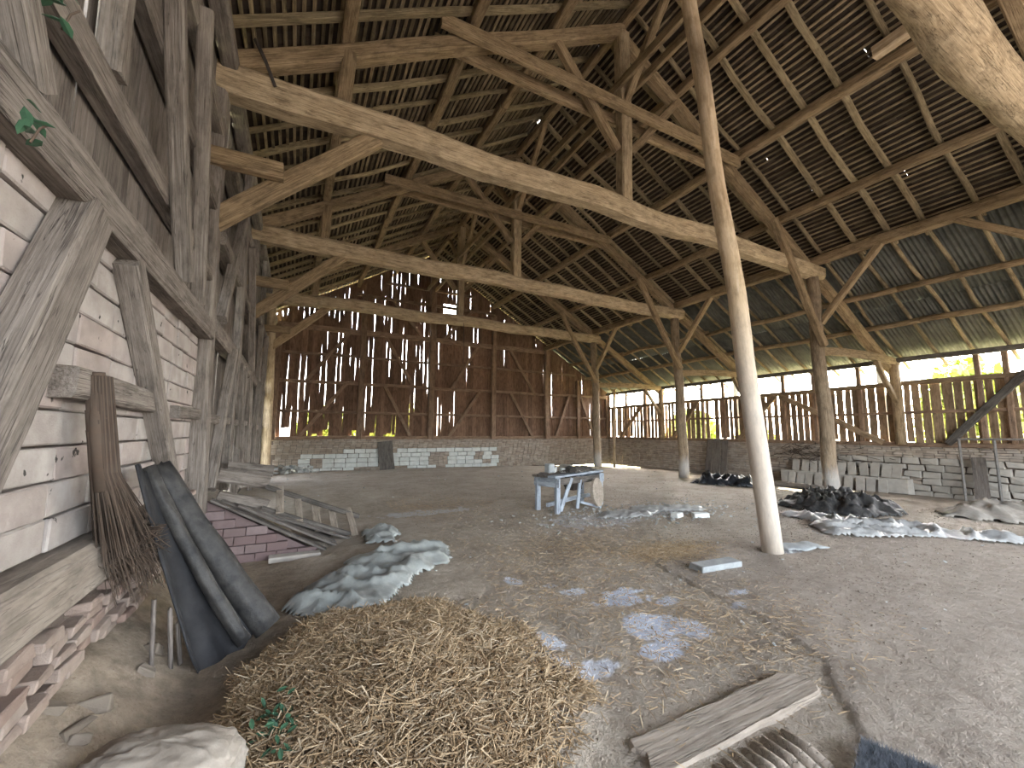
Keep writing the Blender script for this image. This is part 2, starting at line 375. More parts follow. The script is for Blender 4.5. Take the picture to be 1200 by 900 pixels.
# courses of clay blocks between the sill and the rail
ME_BL = [stone_mesh('block', (.2, .482, .178), .005, 40+i, .05) for i in range(5)]
ME_BH = [stone_mesh('block', (.2, .236, .178), .005, 60+i, .05) for i in range(3)]
random.seed(11)
z = .945; row = 0
while z < 2.75:
    y = .2 + (.25 if row % 2 else 0)+random.uniform(-.06, .06)
    while y < 6.3:
        if not (1.80 < z+.09 < 1.93):
            half = random.random() < .14
            me = random.choice(ME_BH if half else ME_BL); L = .25 if half else .495
            o = link('block', me, M['block'], wl, Matrix.Translation((XL-.135+random.uniform(-.01, .012), y+L/2, z+.09)) @ Matrix.Rotation(random.uniform(-.012, .012), 4, 'Z'))
        else: L = .495
        y += L
    z += .19; row += 1
# frame of the near bay
T = lambda *a, **k: beam(*a, parent=wl, **k)
T('sill_beam', (-1.13, -.6, .775), (-1.13, 4.15, .775), .28, .30, M['sill'], wob=.012, rough=.02)
T('rail', (-1.09, -.6, 2.87), (-1.09, 6.4, 2.87), .2, .24, M['grey'], wob=.02, rough=.06)
T('rail', (-1.1, 2.95, 1.84), (-1.1, 4.75, 1.84), .12, .17, M['grey'])
T('rail', (-1.1, -.6, 1.92), (-1.1, 2.45, 1.86), .1, .17, M['grey'])
T('rail', (-1.1, 5.3, 1.78), (-1.1, 6.4, 1.78), .1, .13, M['grey'])
T('brace', (-1.07, 2.0, .93), (-1.07, 2.95, 2.76), .25, .17, M['grey'], up=(1, 0, 0))
T('brace', (-1.07, 5.5, .9), (-1.07, 3.62, 2.76), .18, .15, M['grey'], up=(1, 0, 0))
# rough brick courses under the sill
random.seed(5)
ME_BR = [stone_mesh('brick', (.12, .21, .058), .012, 90+i) for i in range(6)]
for r in range(5):
    y = .6+random.uniform(0, .2)
    while y < 4.25:
        if random.random() < .9:
            dx = random.uniform(-.03, .05)+.012*r
            link('brick', random.choice(ME_BR), M['brick'], wl, Matrix.Translation((-1.06+dx*.6, y+.11, .585-r*.066+random.uniform(-.005, .005))) @ Matrix.Rotation(random.uniform(-.05, .05), 4, 'X') @ Matrix.Rotation(random.uniform(-.06, .06), 4, 'Z'))
        y += random.uniform(.21, .27)
# rubble courses below post 1
for r in range(11):
    y = 4.75+random.uniform(0, .15)
    while y < 6.6:
        link('brick', random.choice(ME_BR), M['stone' if r % 3 else 'brick'], wl, Matrix.Translation((-1.1+random.uniform(-.05, .05), y+.11, .86-r*.072)) @ Matrix.Rotation(random.uniform(-.1, .1), 4, 'X') @ Matrix.Rotation(random.uniform(-.15, .15), 4, 'Z'))
        y += random.uniform(.21, .26)
random.seed(9)
for k in range(10):
    y = random.uniform(2.0, 3.9); x = random.uniform(-1.0, -.62); ME = stone_mesh('stone', (random.uniform(.06, .14), random.uniform(.06, .16), random.uniform(.04, .08)), .015, 700+k)
    link('stone', ME, M['bankstone'], wl, Matrix.Translation((x, y, fz(x, y)-.005)) @ Matrix.Rotation(random.uniform(0, 3), 4, 'Z') @ Matrix.Rotation(.5, 4, 'Y'))
# boarding above
random.seed(21)
def edger(gap, p_open, seed):
    st = {}
    for s in (0, 1):
        a = random.random() < p_open; c0 = random.random(); ln = random.uniform(.1, .32)
        st[s] = (a, c0, ln, random.uniform(.5, 1.3))
    def e(side, t):
        a, c0, ln, k = st[side]
        base = .0015*abs(N3(t*7, seed, side))
        return base + (gap*k*max(0, 1-abs(t-c0)/ln) if a else 0)
    return e
y = -6.4
while y < 21.4:
    w_ = random.uniform(.24, .4)
    z1 = 7.02; z0 = -.5 if y < -.9 else 2.95 if y < 6.5 else random.choice((-.1, .5, .3)) if y < 11.4 else -.25
    if 15.5 < y < 16.1: z0 = 3.4
    board('plank', (XL-.12, y, 0), (0, 1, 0), (1, 0, 0), w_-.004, z0, z1, z0, z1, .03, M['gboard'], wl, edger(.05, .32, y), 8)
    y += w_
# rails, studs and braces against the boarding
for (ya, yb, zz, h) in ((-.6, 6.4, 3.6, .19), (-.6, 6.4, 4.57, .19), (-.6, 6.4, 5.6, .17), (6.6, 11.5, 2.95, .24), (6.6, 11.5, 4.2, .18), (6.6, 11.5, 5.4, .18), (6.6, 11.4, 1.75, .13), (11.7, 16.7, 2.9, .22), (11.7, 16.7, 4.6, .18), (11.7, 16.7, 1.7, .13), (17, 21.5, 3.2, .2), (17, 21.5, 1.7, .13), (-.6, 21.5, 6.55, .22)):
    nb = yb < 6.5; T('rail', (-1.13 if nb else -1.08, ya, zz), (-1.13 if nb else -1.08, yb, zz), .13 if nb else .2, h, M['grey'], wob=.015)
for (y, xx, sz, zb) in ((6.5, -1.1, .34, .55), (11.6, -1.05, .34, .3)):
    T('post', (xx+.0, y, zb), (xx-.14, y, 6.5), sz*.85, sz*.9, M['grey'], wob=.02, rough=.04, up=(0, 1, 0))
T('post', (-.82, 16.85, -.05), (-1.0, 16.85, 6.4), .3, .3, M['tie'], rnd=True)
for (a, b_, s_) in (((-.99, 4.7, 2.98), (-.99, 3.55, 5.0), .11), ((-1.05, 5.6, 3.0), (-1.02, 4.6, 5.7), .1), ((-1.09, 3.1, 3.7), (-1.09, 3.1, 6.4), .14), ((-1.0, 8.7, .6), (-1.0, 8.5, 6.4), .2), ((-.98, 6.75, 3.1), (-.98, 8.2, 5.3), .15), ((-.98, 11.3, 3.0), (-.98, 9.6, 5.3), .15), ((-1, 10.1, .3), (-1, 10.1, 2.9), .17), ((-.97, 7.0, .8), (-.97, 8.2, 2.9), .14), ((-.97, 9.0, 2.8), (-.97, 10.6, .5), .15), ((-1, 13.4, 0), (-1, 13.4, 6.4), .2), ((-.95, 12.0, .3), (-.95, 13.2, 2.9), .14), ((-1, 18.8, 0), (-1, 18.8, 6.4), .2), ((-1, 15.2, 0), (-.98, 15.2, 4.6), .16), ((-1.05, 2.3, 3.0), (-1.05, .4, 5.6), .14)):
    T('brace' if abs(a[1]-b_[1]) > .5 else 'stud', a, b_, s_, .13, M['grey'], up=(1, 0, 0), wob=.02)

# ------------------------------------------------------------------ back gable wall
YB = 21.6
mb = MB(); mb.box((8.7, YB+.2, .42), (19.9, .3, 1.7))
wb = tag(mb.build('wall_back', M['mortar']), kind='structure')
random.seed(31)
def white_mask(x, z):
    return z < .82 and x < 10.2 and (fbm(x*.8, z*1.6, 4) > -.3) and not (x < 1.5 and z > .55) and not (x < .2)
bl = MB(); ME_W = [stone_mesh('block', (.49, .1, .20), .012, 130+i) for i in range(4)]
z = -.36; r = 0
while z < 1.2:
    big = z < .75; h = .22 if big else .085
    x = -1.0+random.uniform(0, .3)
    while x < 18.4:
        if big and white_mask(x+.25, z+.1):
            link('block', random.choice(ME_W), M['white'], wb, Matrix.Translation((x+.25, YB+.02+random.uniform(-.01, .01), z+.11))); x += .51
        elif big:
            for k in range(3):
                for q in range(2): bl.box((x+.13+q*.255, YB+.04+random.uniform(-.02, .02), z+.037+k*.074), (.24, .1, .062), jit=.006)
            x += .51
        else: bl.box((x+.13, YB+.04+random.uniform(-.02, .02), z+h/2), (.24, .1, h-.012), jit=.007); x += .255
    z += h; r += 1
tag(bl.build('brick_courses', M['wallbrick'], wb), kind='stuff')
B = lambda name, a, b_, w_, h_, mt='rframe', **k: beam(name, a, b_, w_, h_, M[mt], parent=wb, **k)
B('sill_beam', (-1, YB, 1.27), (18.4, YB, 1.3), .2, .16)
for zz, h, xa, xb in ((2.5, .13, -1, 18.3), (3.9, .15, -1, 18.3), (5.25, .12, -1, 15.8), (6.52, .26, -1, 13.7), (7.6, .13, 1, 11.6), (8.45, .15, 2.4, 10.1), (9.3, .13, 3.8, 8.7)):
    B('rail', (xa, YB, zz), (xb, YB, zz), .14, h)
for x, zt, s_ in ((-.9, 6.5, .3), (2.8, 8.4, .26), (6.35, 10.6, .3), (10, 8.3, .26), (13.6, 6.6, .3), (15.95, 4.9, .2), (18.3, 3.8, .24)):
    B('post', (x, YB-.05, 1.2), (x, YB-.05, zt), s_, s_, up=(0, 1, 0))
for (xa, za, xb, zb) in ((3.9, 3.9, 5.3, 1.35), (9.2, 3.9, 7.4, 1.35), (11.1, 3.9, 12.6, 1.35), (15.3, 3.9, 14.3, 1.35), (.2, 1.35, 2.1, 3.9), (.35, 3.95, 2.1, 6.4), (3.9, 6.4, 5.4, 3.95), (9.0, 6.4, 7.5, 3.95), (11.1, 6.4, 12.7, 3.95), (16.2, 3.8, 17.2, 1.4), (4.2, 8.4, 5.8, 6.6), (8.6, 8.4, 7.0, 6.6)):
    B('brace', (xa, YB-.03, za), (xb, YB-.03, zb), .17, .1, up=(0, 1, 0))
def roof_z(x): return ZR-.575*abs(x-XR)+.46
x = -1.05; random.seed(77)
while x < 18.5:
    w_ = random.uniform(.17, .27); xc = x+w_/2
    zl, zr_ = roof_z(x), roof_z(x+w_)
    op = .62 if x < 7.6 else .16
    g = .042 if x < 7.6 else .032
    ed = edger(g, op, x)
    yb_ = YB+.1+(.0 if int(x*97) % 2 else .03)
    args = ((1, 0, 0), (0, -1, 0), w_+.004)
    zb_ = 1.25+(random.uniform(.05, .5) if (x < 4.5 and random.random() < .4) else 0)
    if min(zl, zr_) > 6.8:
        board('plank', (x, yb_, 0), *args, zb_, 6.5, zb_, 6.5, .028, M['rboard'], wb, ed, 9)
        e2 = edger(g, op, x+50)
        if 6.98 < xc < 7.62:
            board('plank', (x, yb_, 0), *args, 6.48, 8.05, 6.48, 8.05, .028, M['rboard'], wb, e2, 4)
            board('plank', (x, yb_, 0), *args, 8.68, zl, 8.68, zr_, .028, M['rboard'], wb, e2, 3)
        else: board('plank', (x, yb_, 0), *args, 6.48, zl, 6.48, zr_, .028, M['rboard'], wb, e2, 6)
    else:
        board('plank', (x, yb_, 0), *args, zb_, zl, zb_, zr_, .028, M['rboard'], wb, ed, 8)
    x += w_

# ------------------------------------------------------------------ right wall
XW = 18.4
mb = MB(); mb.box((XW+.2, 7.6, .4), (.3, 28.2, 1.65))
wr = tag(mb.build('wall_right', M['mortar']), kind='structure')
random.seed(41)
bl = MB(); ME_S = [stone_mesh('stone', (.12, .44, .2), .03, 160+i) for i in range(6)]
z = -.46
while z < 1.2:
    y = -6.3+random.uniform(0, .2); big = z < .62; h = .215 if big else .078
    while y < 21.5:
        if big and y < 8.2 and random.random() < .9:
            if y > 2.2: link('stone', random.choice(ME_S), M['stone'], wr, Matrix.Translation((XW+.02+random.uniform(-.02, .02), y+.23, z+.11)) @ Matrix.Rotation(random.uniform(-.08, .08), 4, 'X'))
            y += .47
        elif big:
            for k in range(2): bl.box((XW+.05+random.uniform(-.03, .03), y+.15, z+.055+k*.107), (.1, .28, .092), jit=.012)
            y += .3
        else: bl.box((XW+.05+random.uniform(-.03, .03), y+.13, z+h/2), (.1, .25, h-.012), jit=.008); y += .265
    z += h
tag(bl.build('brick_courses', M['wallbrick'], wr), kind='stuff')
R_ = lambda name, a, b_, w_, h_, mt='rframe', **k: beam(name, a, b_, w_, h_, M[mt], parent=wr, **k)
R_('sill_beam', (XW, -6.4, 1.27), (XW, 21.5, 1.27), .2, .14)
R_('rail', (XW, -6.4, 3.42), (XW, 21.5, 3.2), .14, .16, 'yboard')
R_('rail', (XW+.02, -6.4, 2.36), (XW+.02, 21.5, 2.3), .1, .1)
R_('eave_plate', (XW-.1, -6.4, 4.12), (XW-.1, 21.5, 4.12), .18, .16, 'dgrey', wob=.03)
for y in (-6, -3.6, -1, 1.45, 4.0, 4.55, 6.5, 7.6, 9.1, 10.3, 11.6, 13.1, 14.3, 15.6, 16.85, 18.2, 19.8, 21.4):
    big = any(abs(y-q) < .1 for q in TRUSS_Y)
    R_('post' if big else 'stud', (XW-.15 if big else XW, y, 1.25), (XW-.15 if big else XW, y, 4.08), .3 if big else .13, .3 if big else .13, 'tan' if big else 'rframe', rnd=big, up=(0, 1, 0))
for (ya, za, yb, zb, mt) in ((5.35, 1.3, 3.6, 3.4, 'dgrey'), (10.4, 3.2, 7.0, 1.3, 'yboard'), (10.6, 3.2, 12.4, 1.3, 'yboard'), (14.5, 3.2, 16.2, 1.3, 'yboard'), (20.3, 1.3, 18.4, 3.2, 'yboard'), (1.3, 1.3, 3.2, 3.3, 'yboard')):
    R_('brace', (XW-.08, ya, za), (XW-.08, yb, zb), .2, .12, mt, up=(1, 0, 0))
random.seed(55); y = -6.3
while y < 21.5:
    w_ = random.uniform(.17, .26); gap = random.uniform(.018, .05)
    if y > 10: gap *= 1.5
    zt = 3.36-.01*max(0, y)+random.uniform(-.05, .04); zb_ = 1.26+(random.uniform(0, .12) if random.random() < .5 else 0)
    if not (13.55 < y < 13.9):
        board('plank', (XW+.1+random.uniform(-.01, .01), y, 0), (0, 1, 0), (-1, 0, 0), w_, zb_, zt, zb_, zt, .026, M['yboard'], wr, edger(.03, .35, y), 6)
    y += w_+gap

# ------------------------------------------------------------------ unseen front gable, added and shaped to limit light on the roof
wf = tag(beam('front_light_screen', (-1.1, -6.3, 5.3), (18.4, -6.3, 5.3), .25, .3, M['gboard']), kind='structure')
x = -1.2
while x < 18.4:
    zl, zr_ = roof_z(x), roof_z(x+.5)
    zb_ = 5.25 if -.3 < x < 13.8 else -.5
    board('plank', (x, -6.45, 0), (1, 0, 0), (0, 1, 0), .495, zb_, zl, zb_, zr_, .03, M['gboard'], wf, None, 2)
    x += .5
# ------------------------------------------------------------------ roof
rl = empty('roof_left', (XR, 0, 0), kind='structure'); rr = empty('roof_right', (XR, 0, 0), kind='structure')
SL_L = s_of(-1.75); SL_T = s_of(13.85); SL_E = s_of(18.95)
random.seed(61)
for side, root, xs in ((1, rr, (7.9, 9.92, 11.97)), (-1, rl, (4.46, 2.6, .52))):
    for x in xs:
        q = [Y0, 4.0+random.uniform(-.4, .4), 9.0, 14.2, Y1]
        for a, b_ in zip(q, q[1:]):
            p = RP(side, s_of(x), .225, 0); d = random.uniform(-.02, .02)
            beam('purlin', (p.x, a-.12, p.z+d), (p.x, b_+.12, p.z-d), .19, .2, M['tan'], parent=root, wob=.03, rough=.04)
for x, w_ in ((15.3, .17), (16.62, .17)):
    for a, b_ in ((Y0, 5.2), (5.0, 11.8), (11.5, 17), (16.7, Y1)):
        p = RP(1, s_of(x), .22, 0)
        beam('purlin', (p.x, a, p.z+random.uniform(-.03, .03)), (p.x, b_, p.z+random.uniform(-.03, .03)), w_, w_, M['tan'], parent=rr, rnd=True, wob=.05)
for a, b_ in ((Y0, 4.2), (4.0, 9.2), (9.0, 14.4), (14.2, Y1)):
    beam('arcade_plate', (13.62, a, 6.78), (13.62, b_, 6.78), .24, .26, M['tan'], parent=rr, rough=.05)
beam('ridge_beam', (XR, Y0, 11.0), (XR, Y1, 11.0), .18, .2, M['tan'], parent=rr)
y = Y0+.15
while y < Y1:
    for side, root, send in ((1, rr, SL_E), (-1, rl, SL_L)):
        yy = y+random.uniform(-.08, .08)
        if side == 1:
            a = RP(1, -.2, .385, yy); mid = RP(1, SL_T+.1, .385, yy+random.uniform(-.06, .06))
            beam('rafter', a, mid, .115, .11, M['raft'], parent=root, rnd=random.random() < .4, wob=.05, rough=.06, segs=10)
            a = RP(1, SL_T-.2, .36, yy+.06); b_ = RP(1, SL_E-.1, .36, yy+random.uniform(-.12, .12))
            beam('rafter', a, b_, .1, .1, M['raft'], parent=root, rnd=True, wob=.04, rough=.06, segs=8)
        else:
            beam('rafter', RP(-1, -.2, .385, yy), RP(-1, send, .385, yy+random.uniform(-.08, .08)), .115, .11, M['raft'], parent=root, rnd=random.random() < .4, wob=.05, rough=.06, segs=10)
    y += .78
def tiles(side, s0, s1, root, seed):
    rg = np.random.default_rng(seed); V = []; F = []; s = s0; k = 0; pitch = .145
    random.seed(seed)
    while s < s1:
        # batten, slightly wavy
        p = RP(side, s, .462, 0); 
        beam('batten', (p.x, Y0, p.z), (p.x, Y1, p.z), .054, .032, M['batten'], parent=root, segs=24, wob=.012, rough=.1, cham=.1)
        yy = Y0-.05+(.09 if k % 2 else 0)
        while yy < Y1:
            wd = .178+rg.uniform(-.004, .004); sl = rg.uniform(-.015, .02)
            if rg.random() > .0025:
                ln = .36
                for (ss, nn) in ((s-.03+sl, .49), (s+ln+sl, .535)):
                    n0 = nn+rg.uniform(-.006, .006)
                    for (dy, dn) in ((.003, 0), (wd-.003, 0), (wd-.003, .014), (.003, .014)):
                        V.append(RP(side, min(ss, s1+.1), n0+dn, yy+dy))
                b = len(V)-8; F += [(b, b+1, b+5, b+4), (b+1, b+2, b+6, b+5), (b+2, b+3, b+7, b+6), (b+3, b, b+4, b+7), (b+3, b+2, b+1, b), (b+4, b+5, b+6, b+7)]
            yy += wd
        s += pitch; k += 1
    tag(link('roof_tiles', mesh('roof_tiles', V, F), M['tile'], root), kind='stuff')
tiles(1, -.25, SL_T, rr, 3); tiles(-1, -.25, SL_L-.05, rl, 4)
# ridge capping
mb = MB()
y = Y0
while y < Y1: mb.box((XR, y+.16, ZR+.70), (.36, .35, .06)); y += .32
tag(mb.build('ridge_tiles', M['tile'], rr), kind='stuff')
# corrugated sheets over the aisle
def corr(L, W, wl_=.11, amp=.02):
    n = int(W/wl_*6); V = []; F = []
    for k in (0, 1):
        for e in (0, L):
            for i in range(n+1):
                yy = W*i/n; V.append((e, yy, amp*math.sin(2*math.pi*yy/wl_)+k*.006))
    m_ = n+1
    for i in range(n):
        F.append((i, i+1, m_+i+1, m_+i)); F.append((2*m_+i, 3*m_+i, 3*m_+i+1, 2*m_+i+1))
        F.append((i, 2*m_+i, 2*m_+i+1, i+1)); F.append((m_+i, m_+i+1, 3*m_+i+1, 3*m_+i))
    return mesh('corrugated_sheet', V, F, True)
cs = corr(2.85, .99); random.seed(8)
for row, s0 in ((0, SL_T-.25), (1, SL_T+2.5)):
    y = Y0
    while y < Y1:
        a = RP(1, s0+random.uniform(-.03, .03), .435+.03*(1-row), y)
        mw = Matrix((Vector((CT, 0, -ST)), Vector((0, 1, 0)), Vector((ST, 0, CT)))).transposed().to_4x4(); mw.translation = a
        link('corrugated_sheet', cs, M['sheet'], rr, mw @ Matrix.Rotation(random.uniform(-.006, .006), 4, 'Z'))
        y += .935

# ------------------------------------------------------------------ trusses
def truss(Y, label, near=False):
    root = empty('roof_truss', (13.6, Y, fz(13.6, Y)), label, 'truss', 'roof trusses')
    t = lambda name, a, b_, w_, h_, mt='tan', **k: beam(name, a, b_, w_, h_, M[mt], parent=root, **k)
    if near: t('tie_beam', (-1.35, Y, 6.2), (13.85, Y, 6.2), .52, .6, 'tie', rnd=True, wob=.06, rough=.09, segs=26)
    else:
        tb = t('tie_beam', (-1.4, Y, 6.44), (13.85, Y, 6.42), .42, .44, 'tie', wob=.05, rough=.06, cham=.2, segs=30, taper=.9)
    t('principal_rafter', (-1.25, Y+.02, 6.62), (XR, Y+.02, ZR), .26, .27)
    t('principal_rafter', (XR, Y+.12, ZR), (18.55, Y+.12, 3.78), .24, .27)
    if not near:
        t('king_post', (6.15, Y, 6.6), (6.18, Y, 10.75), .29, .27, 'tie', up=(0, 1, 0))
        for d in (-.21, .21): t('collar', (1.85, Y+d, 8.72), (10.0, Y+d, 8.70), .11, .26, wob=.02)
        t('strut', (5.98, Y, 7.8), (4.4, Y, 9.66), .16, .2); t('strut', (6.32, Y, 7.85), (7.95, Y, 9.72), .16, .18)
        t('strut', (.38, Y, 6.62), (.44, Y, 7.55), .22, .2, up=(0, 1, 0))
        for s_ in (-1, 1): t('ridge_brace', (6.2, Y+s_*.1, 9.0), (6.2, Y+s_*1.75, 10.9), .14, .16, up=(1, 0, 0))
        t('passing_brace', (11.4, Y-.2, 7.5), (13.5, Y-.2, 4.15), .16, .2, bow=.05)
        t('stub_tie', (-1.5, Y-.16, 5.18), (-.35, Y-.16, 5.2), .14, .24)
        t('knee_brace', (-1.15, Y-.02, 4.35), (.9, Y-.02, 6.28), .18, .26)
        t('aisle_tie', (13.5, Y-.02, 4.0), (18.5, Y-.02, 4.08), .16, .24, bow=-.1)
        t('knee_brace', (17.0, Y-.02, 4.05), (18.2, Y-.02, 2.7), .14, .16, bow=.06)
        t('arcade_brace', (13.6, Y-.1, 4.85), (13.6, Y-1.65, 6.68), .15, .19, up=(1, 0, 0))
    else: t('arcade_brace', (13.6, Y+.1, 5.05), (13.6, Y+1.95, 6.68), .15, .19, up=(1, 0, 0))
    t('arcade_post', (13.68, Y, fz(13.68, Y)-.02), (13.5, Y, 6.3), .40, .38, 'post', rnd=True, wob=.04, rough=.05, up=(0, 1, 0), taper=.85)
    return root
TL = ('nearest roof truss, its thick log tie beam crossing the upper right corner', 'second roof truss, its bright bowed tie beam crossing behind the leaning prop',
      'third roof truss, its tie beam and king post in the middle distance', 'farthest roof truss, its slim tie beam just before the gable wall')
TR = [truss(y, l, i == 0) for i, (y, l) in enumerate(zip(TRUSS_Y, TL))]
# iron strap on the second truss
mb = MB()
for q in ((-.78, 6.95), (-.62, 6.7), (-.52, 6.42)): pass
mb.tube([(-.80, 6.25, 7.0), (-.66, 6.24, 6.72), (-.52, 6.24, 6.38)], .028, 4)
tag(mb.build('iron_strap', M['iron'], [o for o in TR[1].children if o.name.startswith('tie_beam')][0]), label='dark iron strap nailed over the tie beam')
# long rails clasping the king posts
for d in (-.2, .2):
    beam('purlin', (XR+d, 1.2, 9.42), (XR+d, 12.0, 9.35), .09, .2, M['tan'], parent=rr)
    beam('purlin', (XR+d, 11.3, 9.3), (XR+d, 21.5, 9.3), .09, .2, M['tan'], parent=rr)
# spliced timber on the purlin near the first truss
p = RP(1, s_of(9.55), .2, 0)
beam('splice_timber', (p.x, 1.7, p.z), (p.x, 3.25, p.z-.1), .2, .24, M['prop'], parent=rr)

# ------------------------------------------------------------------ leaning prop
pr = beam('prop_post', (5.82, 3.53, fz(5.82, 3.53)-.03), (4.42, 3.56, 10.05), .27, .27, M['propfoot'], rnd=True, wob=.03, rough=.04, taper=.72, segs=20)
tag(pr, 'tall pale round wooden prop leaning to the left in mid floor', 'post')

# ------------------------------------------------------------------ sheets, heaps
def inside(poly, x, y):
    c = False; j = len(poly)-1
    for i in range(len(poly)):
        (xi, yi), (xj, yj) = poly[i], poly[j]
        if (yi > y) != (yj > y) and x < (xj-xi)*(y-yi)/(yj-yi)+xi: c = not c
        j = i
    return c
def edge_d(poly, x, y):
    d = 9
    for i in range(len(poly)):
        a = Vector(poly[i]); b_ = Vector(poly[i-1]); p = Vector((x, y)); t = max(0, min(1, (p-a).dot(b_-a)/max(1e-6, (b_-a).length_squared)))
        d = min(d, (p-a-(b_-a)*t).length)
    return d
def crumple(name, poly, mat, step, hgt, fold, scale, seed, rim=.12, lift=.012, parent=None, sharp=1.0, ground=None):
    """crumpled sheet lying on the ground inside an outline: folds are real relief"""
    g = ground or fz
    fine = []
    for a, b_ in zip(poly, poly[1:]+poly[:1]):
        L = math.hypot(b_[0]-a[0], b_[1]-a[1]); n_ = max(3, int(L/.09))
        for q in range(n_):
            t = q/n_; x = a[0]+(b_[0]-a[0])*t; y = a[1]+(b_[1]-a[1])*t; am = min(.1, L*.16)
            fine.append((x+am*N3(x*5, y*5, seed+11)+.5*am*N3(x*14, y*14, seed), y+am*N3(x*5, y*5, seed+13)+.5*am*N3(x*14, y*14, seed+4)))
    poly = fine
    xs = [p[0] for p in poly]; ys = [p[1] for p in poly]; idx = {}; V = []; F = []
    nx_ = int((max(xs)-min(xs))/step)+2; ny_ = int((max(ys)-min(ys))/step)+2
    def P(i, j):
        if (i, j) in idx: return idx[(i, j)]
        x = min(xs)+i*step; y = min(ys)+j*step
        x += .5*step*N3(x*9, y*9, seed); y += .5*step*N3(x*9, y*9, seed+5)
        k = min(1, edge_d(poly, x, y)/rim) if inside(poly, x, y) else 0
        k = k**.6
        rd = 1-abs(noise.noise(Vector((x*scale, y*scale*1.15, seed))))*2
        r2_ = 1-abs(noise.noise(Vector((x*scale*2.3+3, y*scale*2.1, seed+7))))*2
        z = g(x, y)+lift+k*(hgt*(.55+.45*N3(x*1.7, y*1.7, seed+2))+fold*(max(0, rd)**(2.5*sharp)+.4*max(0, r2_)**(3*sharp)+.15*N3(x*scale*5, y*scale*5, seed)))
        idx[(i, j)] = len(V); V.append((x+.15*fold*k*rd, y+.15*fold*k*r2_, z)); return idx[(i, j)]
    for i in range(nx_):
        for j in range(ny_):
            cx = min(xs)+(i+.5)*step; cy = min(ys)+(j+.5)*step
            if inside(poly, cx, cy): F.append((P(i, j), P(i+1, j), P(i+1, j+1), P(i, j+1)))
    o = link(name, mesh(name, V, F, True), mat, parent)
    so = o.modifiers.new('thickness', 'SOLIDIFY'); so.thickness = .006; so.offset = 1
    return o
tag(crumple('plastic_sheet', [(.0, 4.45), (.2, 4.1), (.75, 3.98), (1.15, 4.55), (1.85, 5.2), (1.95, 5.75), (1.55, 6.1), (1.1, 5.75), (.75, 5.75), (.55, 5.2), (.25, 4.95)], M['plastic'], .03, .07, .085, 1.7, 3, .16, sharp=1.7), 'crumpled grey plastic sheet lying between straw and plank stack', 'sheet')
tag(crumple('plastic_sheet', [(1.0, 6.3), (1.35, 6.25), (1.6, 6.9), (1.35, 7.3), (1.0, 6.95)], M['plastic'], .03, .07, .07, 2.4, 14, .12, sharp=1.5), 'small grey plastic scrap at the foot of the pallet', 'sheet')
tag(crumple('plastic_sheet', [(7.55, 3.65), (8.0, 3.25), (8.9, 2.98), (9.5, 2.5), (9.9, 2.1), (10.8, 1.3), (11.1, 1.6), (10.2, 2.5), (9.9, 3.1), (9.6, 3.8), (9.3, 4.4), (9.1, 5.0), (8.7, 5.1), (8.6, 4.4), (8.1, 4.2)], M['whiteplastic'], .045, .04, .11, 2.0, 23, .2, sharp=1.4), 'long pale plastic sheet trailing across the floor at right', 'sheet')
tag(crumple('tarpaulin', [(9.7, 5.1), (10.1, 4.3), (10.9, 4.0), (11.7, 4.2), (12.2, 5.0), (11.9, 6.0), (10.9, 6.2), (10.0, 5.9)], M['tarp'], .05, .3, .2, 3.2, 33, .5), 'dark bunched tarpaulin heap beside the thick post at right', 'tarpaulin')
tag(crumple('canvas_cover', [(11.7, 3.6), (12.0, 2.75), (13.2, 1.9), (14.4, 2.2), (14.5, 3.4), (13.6, 4.0), (12.4, 3.9)], M['canvas'], .06, .24, .14, 2.0, 43, .6), 'brown grey canvas cover over a low heap at right', 'cover')
tag(crumple('plastic_bundle', [(11.9, 9.9), (12.2, 9.2), (13.1, 8.1), (13.9, 8.3), (13.9, 9.2), (13.0, 10.2)], M['black'], .06, .18, .22, 2.6, 53, .35), 'shiny black plastic bundle on the floor left of the thick post', 'plastic')
tag(crumple('concrete_patch', [(5.98, 3.38), (6.7, 3.3), (6.75, 3.62), (6.05, 3.72)], M['slab'], .05, .02, .02, 2, 63, .1), 'thin grey slab spill beside the foot of the prop', 'slab')
tag(crumple('plastic_cup', [(14.75, 2.9), (15.1, 2.7), (15.3, 3.05), (14.9, 3.2)], M['green'], .05, .2, .04, 3, 73, .12), 'green plastic scrap behind the canvas cover', 'plastic')
tag(crumple('cloth_scraps', [(5.5, 6.75), (5.2, 6.3), (6.0, 6.05), (6.7, 6.3), (7.5, 5.95), (7.9, 6.3), (7.2, 6.6), (6.6, 6.95), (6.2, 6.7)], M['whiteplastic'], .04, .015, .05, 4.5, 83, .1), 'pale torn cloth scraps spread on the floor before the workbench', 'cloth')
# concrete slab beside the prop
me = stone_mesh('concrete_slab', (.62, .22, .07), .012, 301)
tag(link('concrete_slab', me, M['slab'], None, Matrix.Translation((4.55, 3.45, fz(4.55, 3.45)+.03)) @ Matrix.Rotation(-.12, 4, 'Z')), 'pale flat concrete slab lying left of the prop', 'slab')
for i, (x, y, L) in enumerate(((6.55, 5.75, .26), (6.95, 5.55, .3))):
    me = stone_mesh('brick', (L, .13, .09), .012, 310+i)
    tag(link('brick', me, M['white'], None, Matrix.Translation((x, y, fz(x, y)+.04)) @ Matrix.Rotation(.3-.7*i, 4, 'Z')), ('smaller pale brick on the floor left of its longer neighbour', 'longer pale brick on the floor between bench and prop')[i], 'brick')

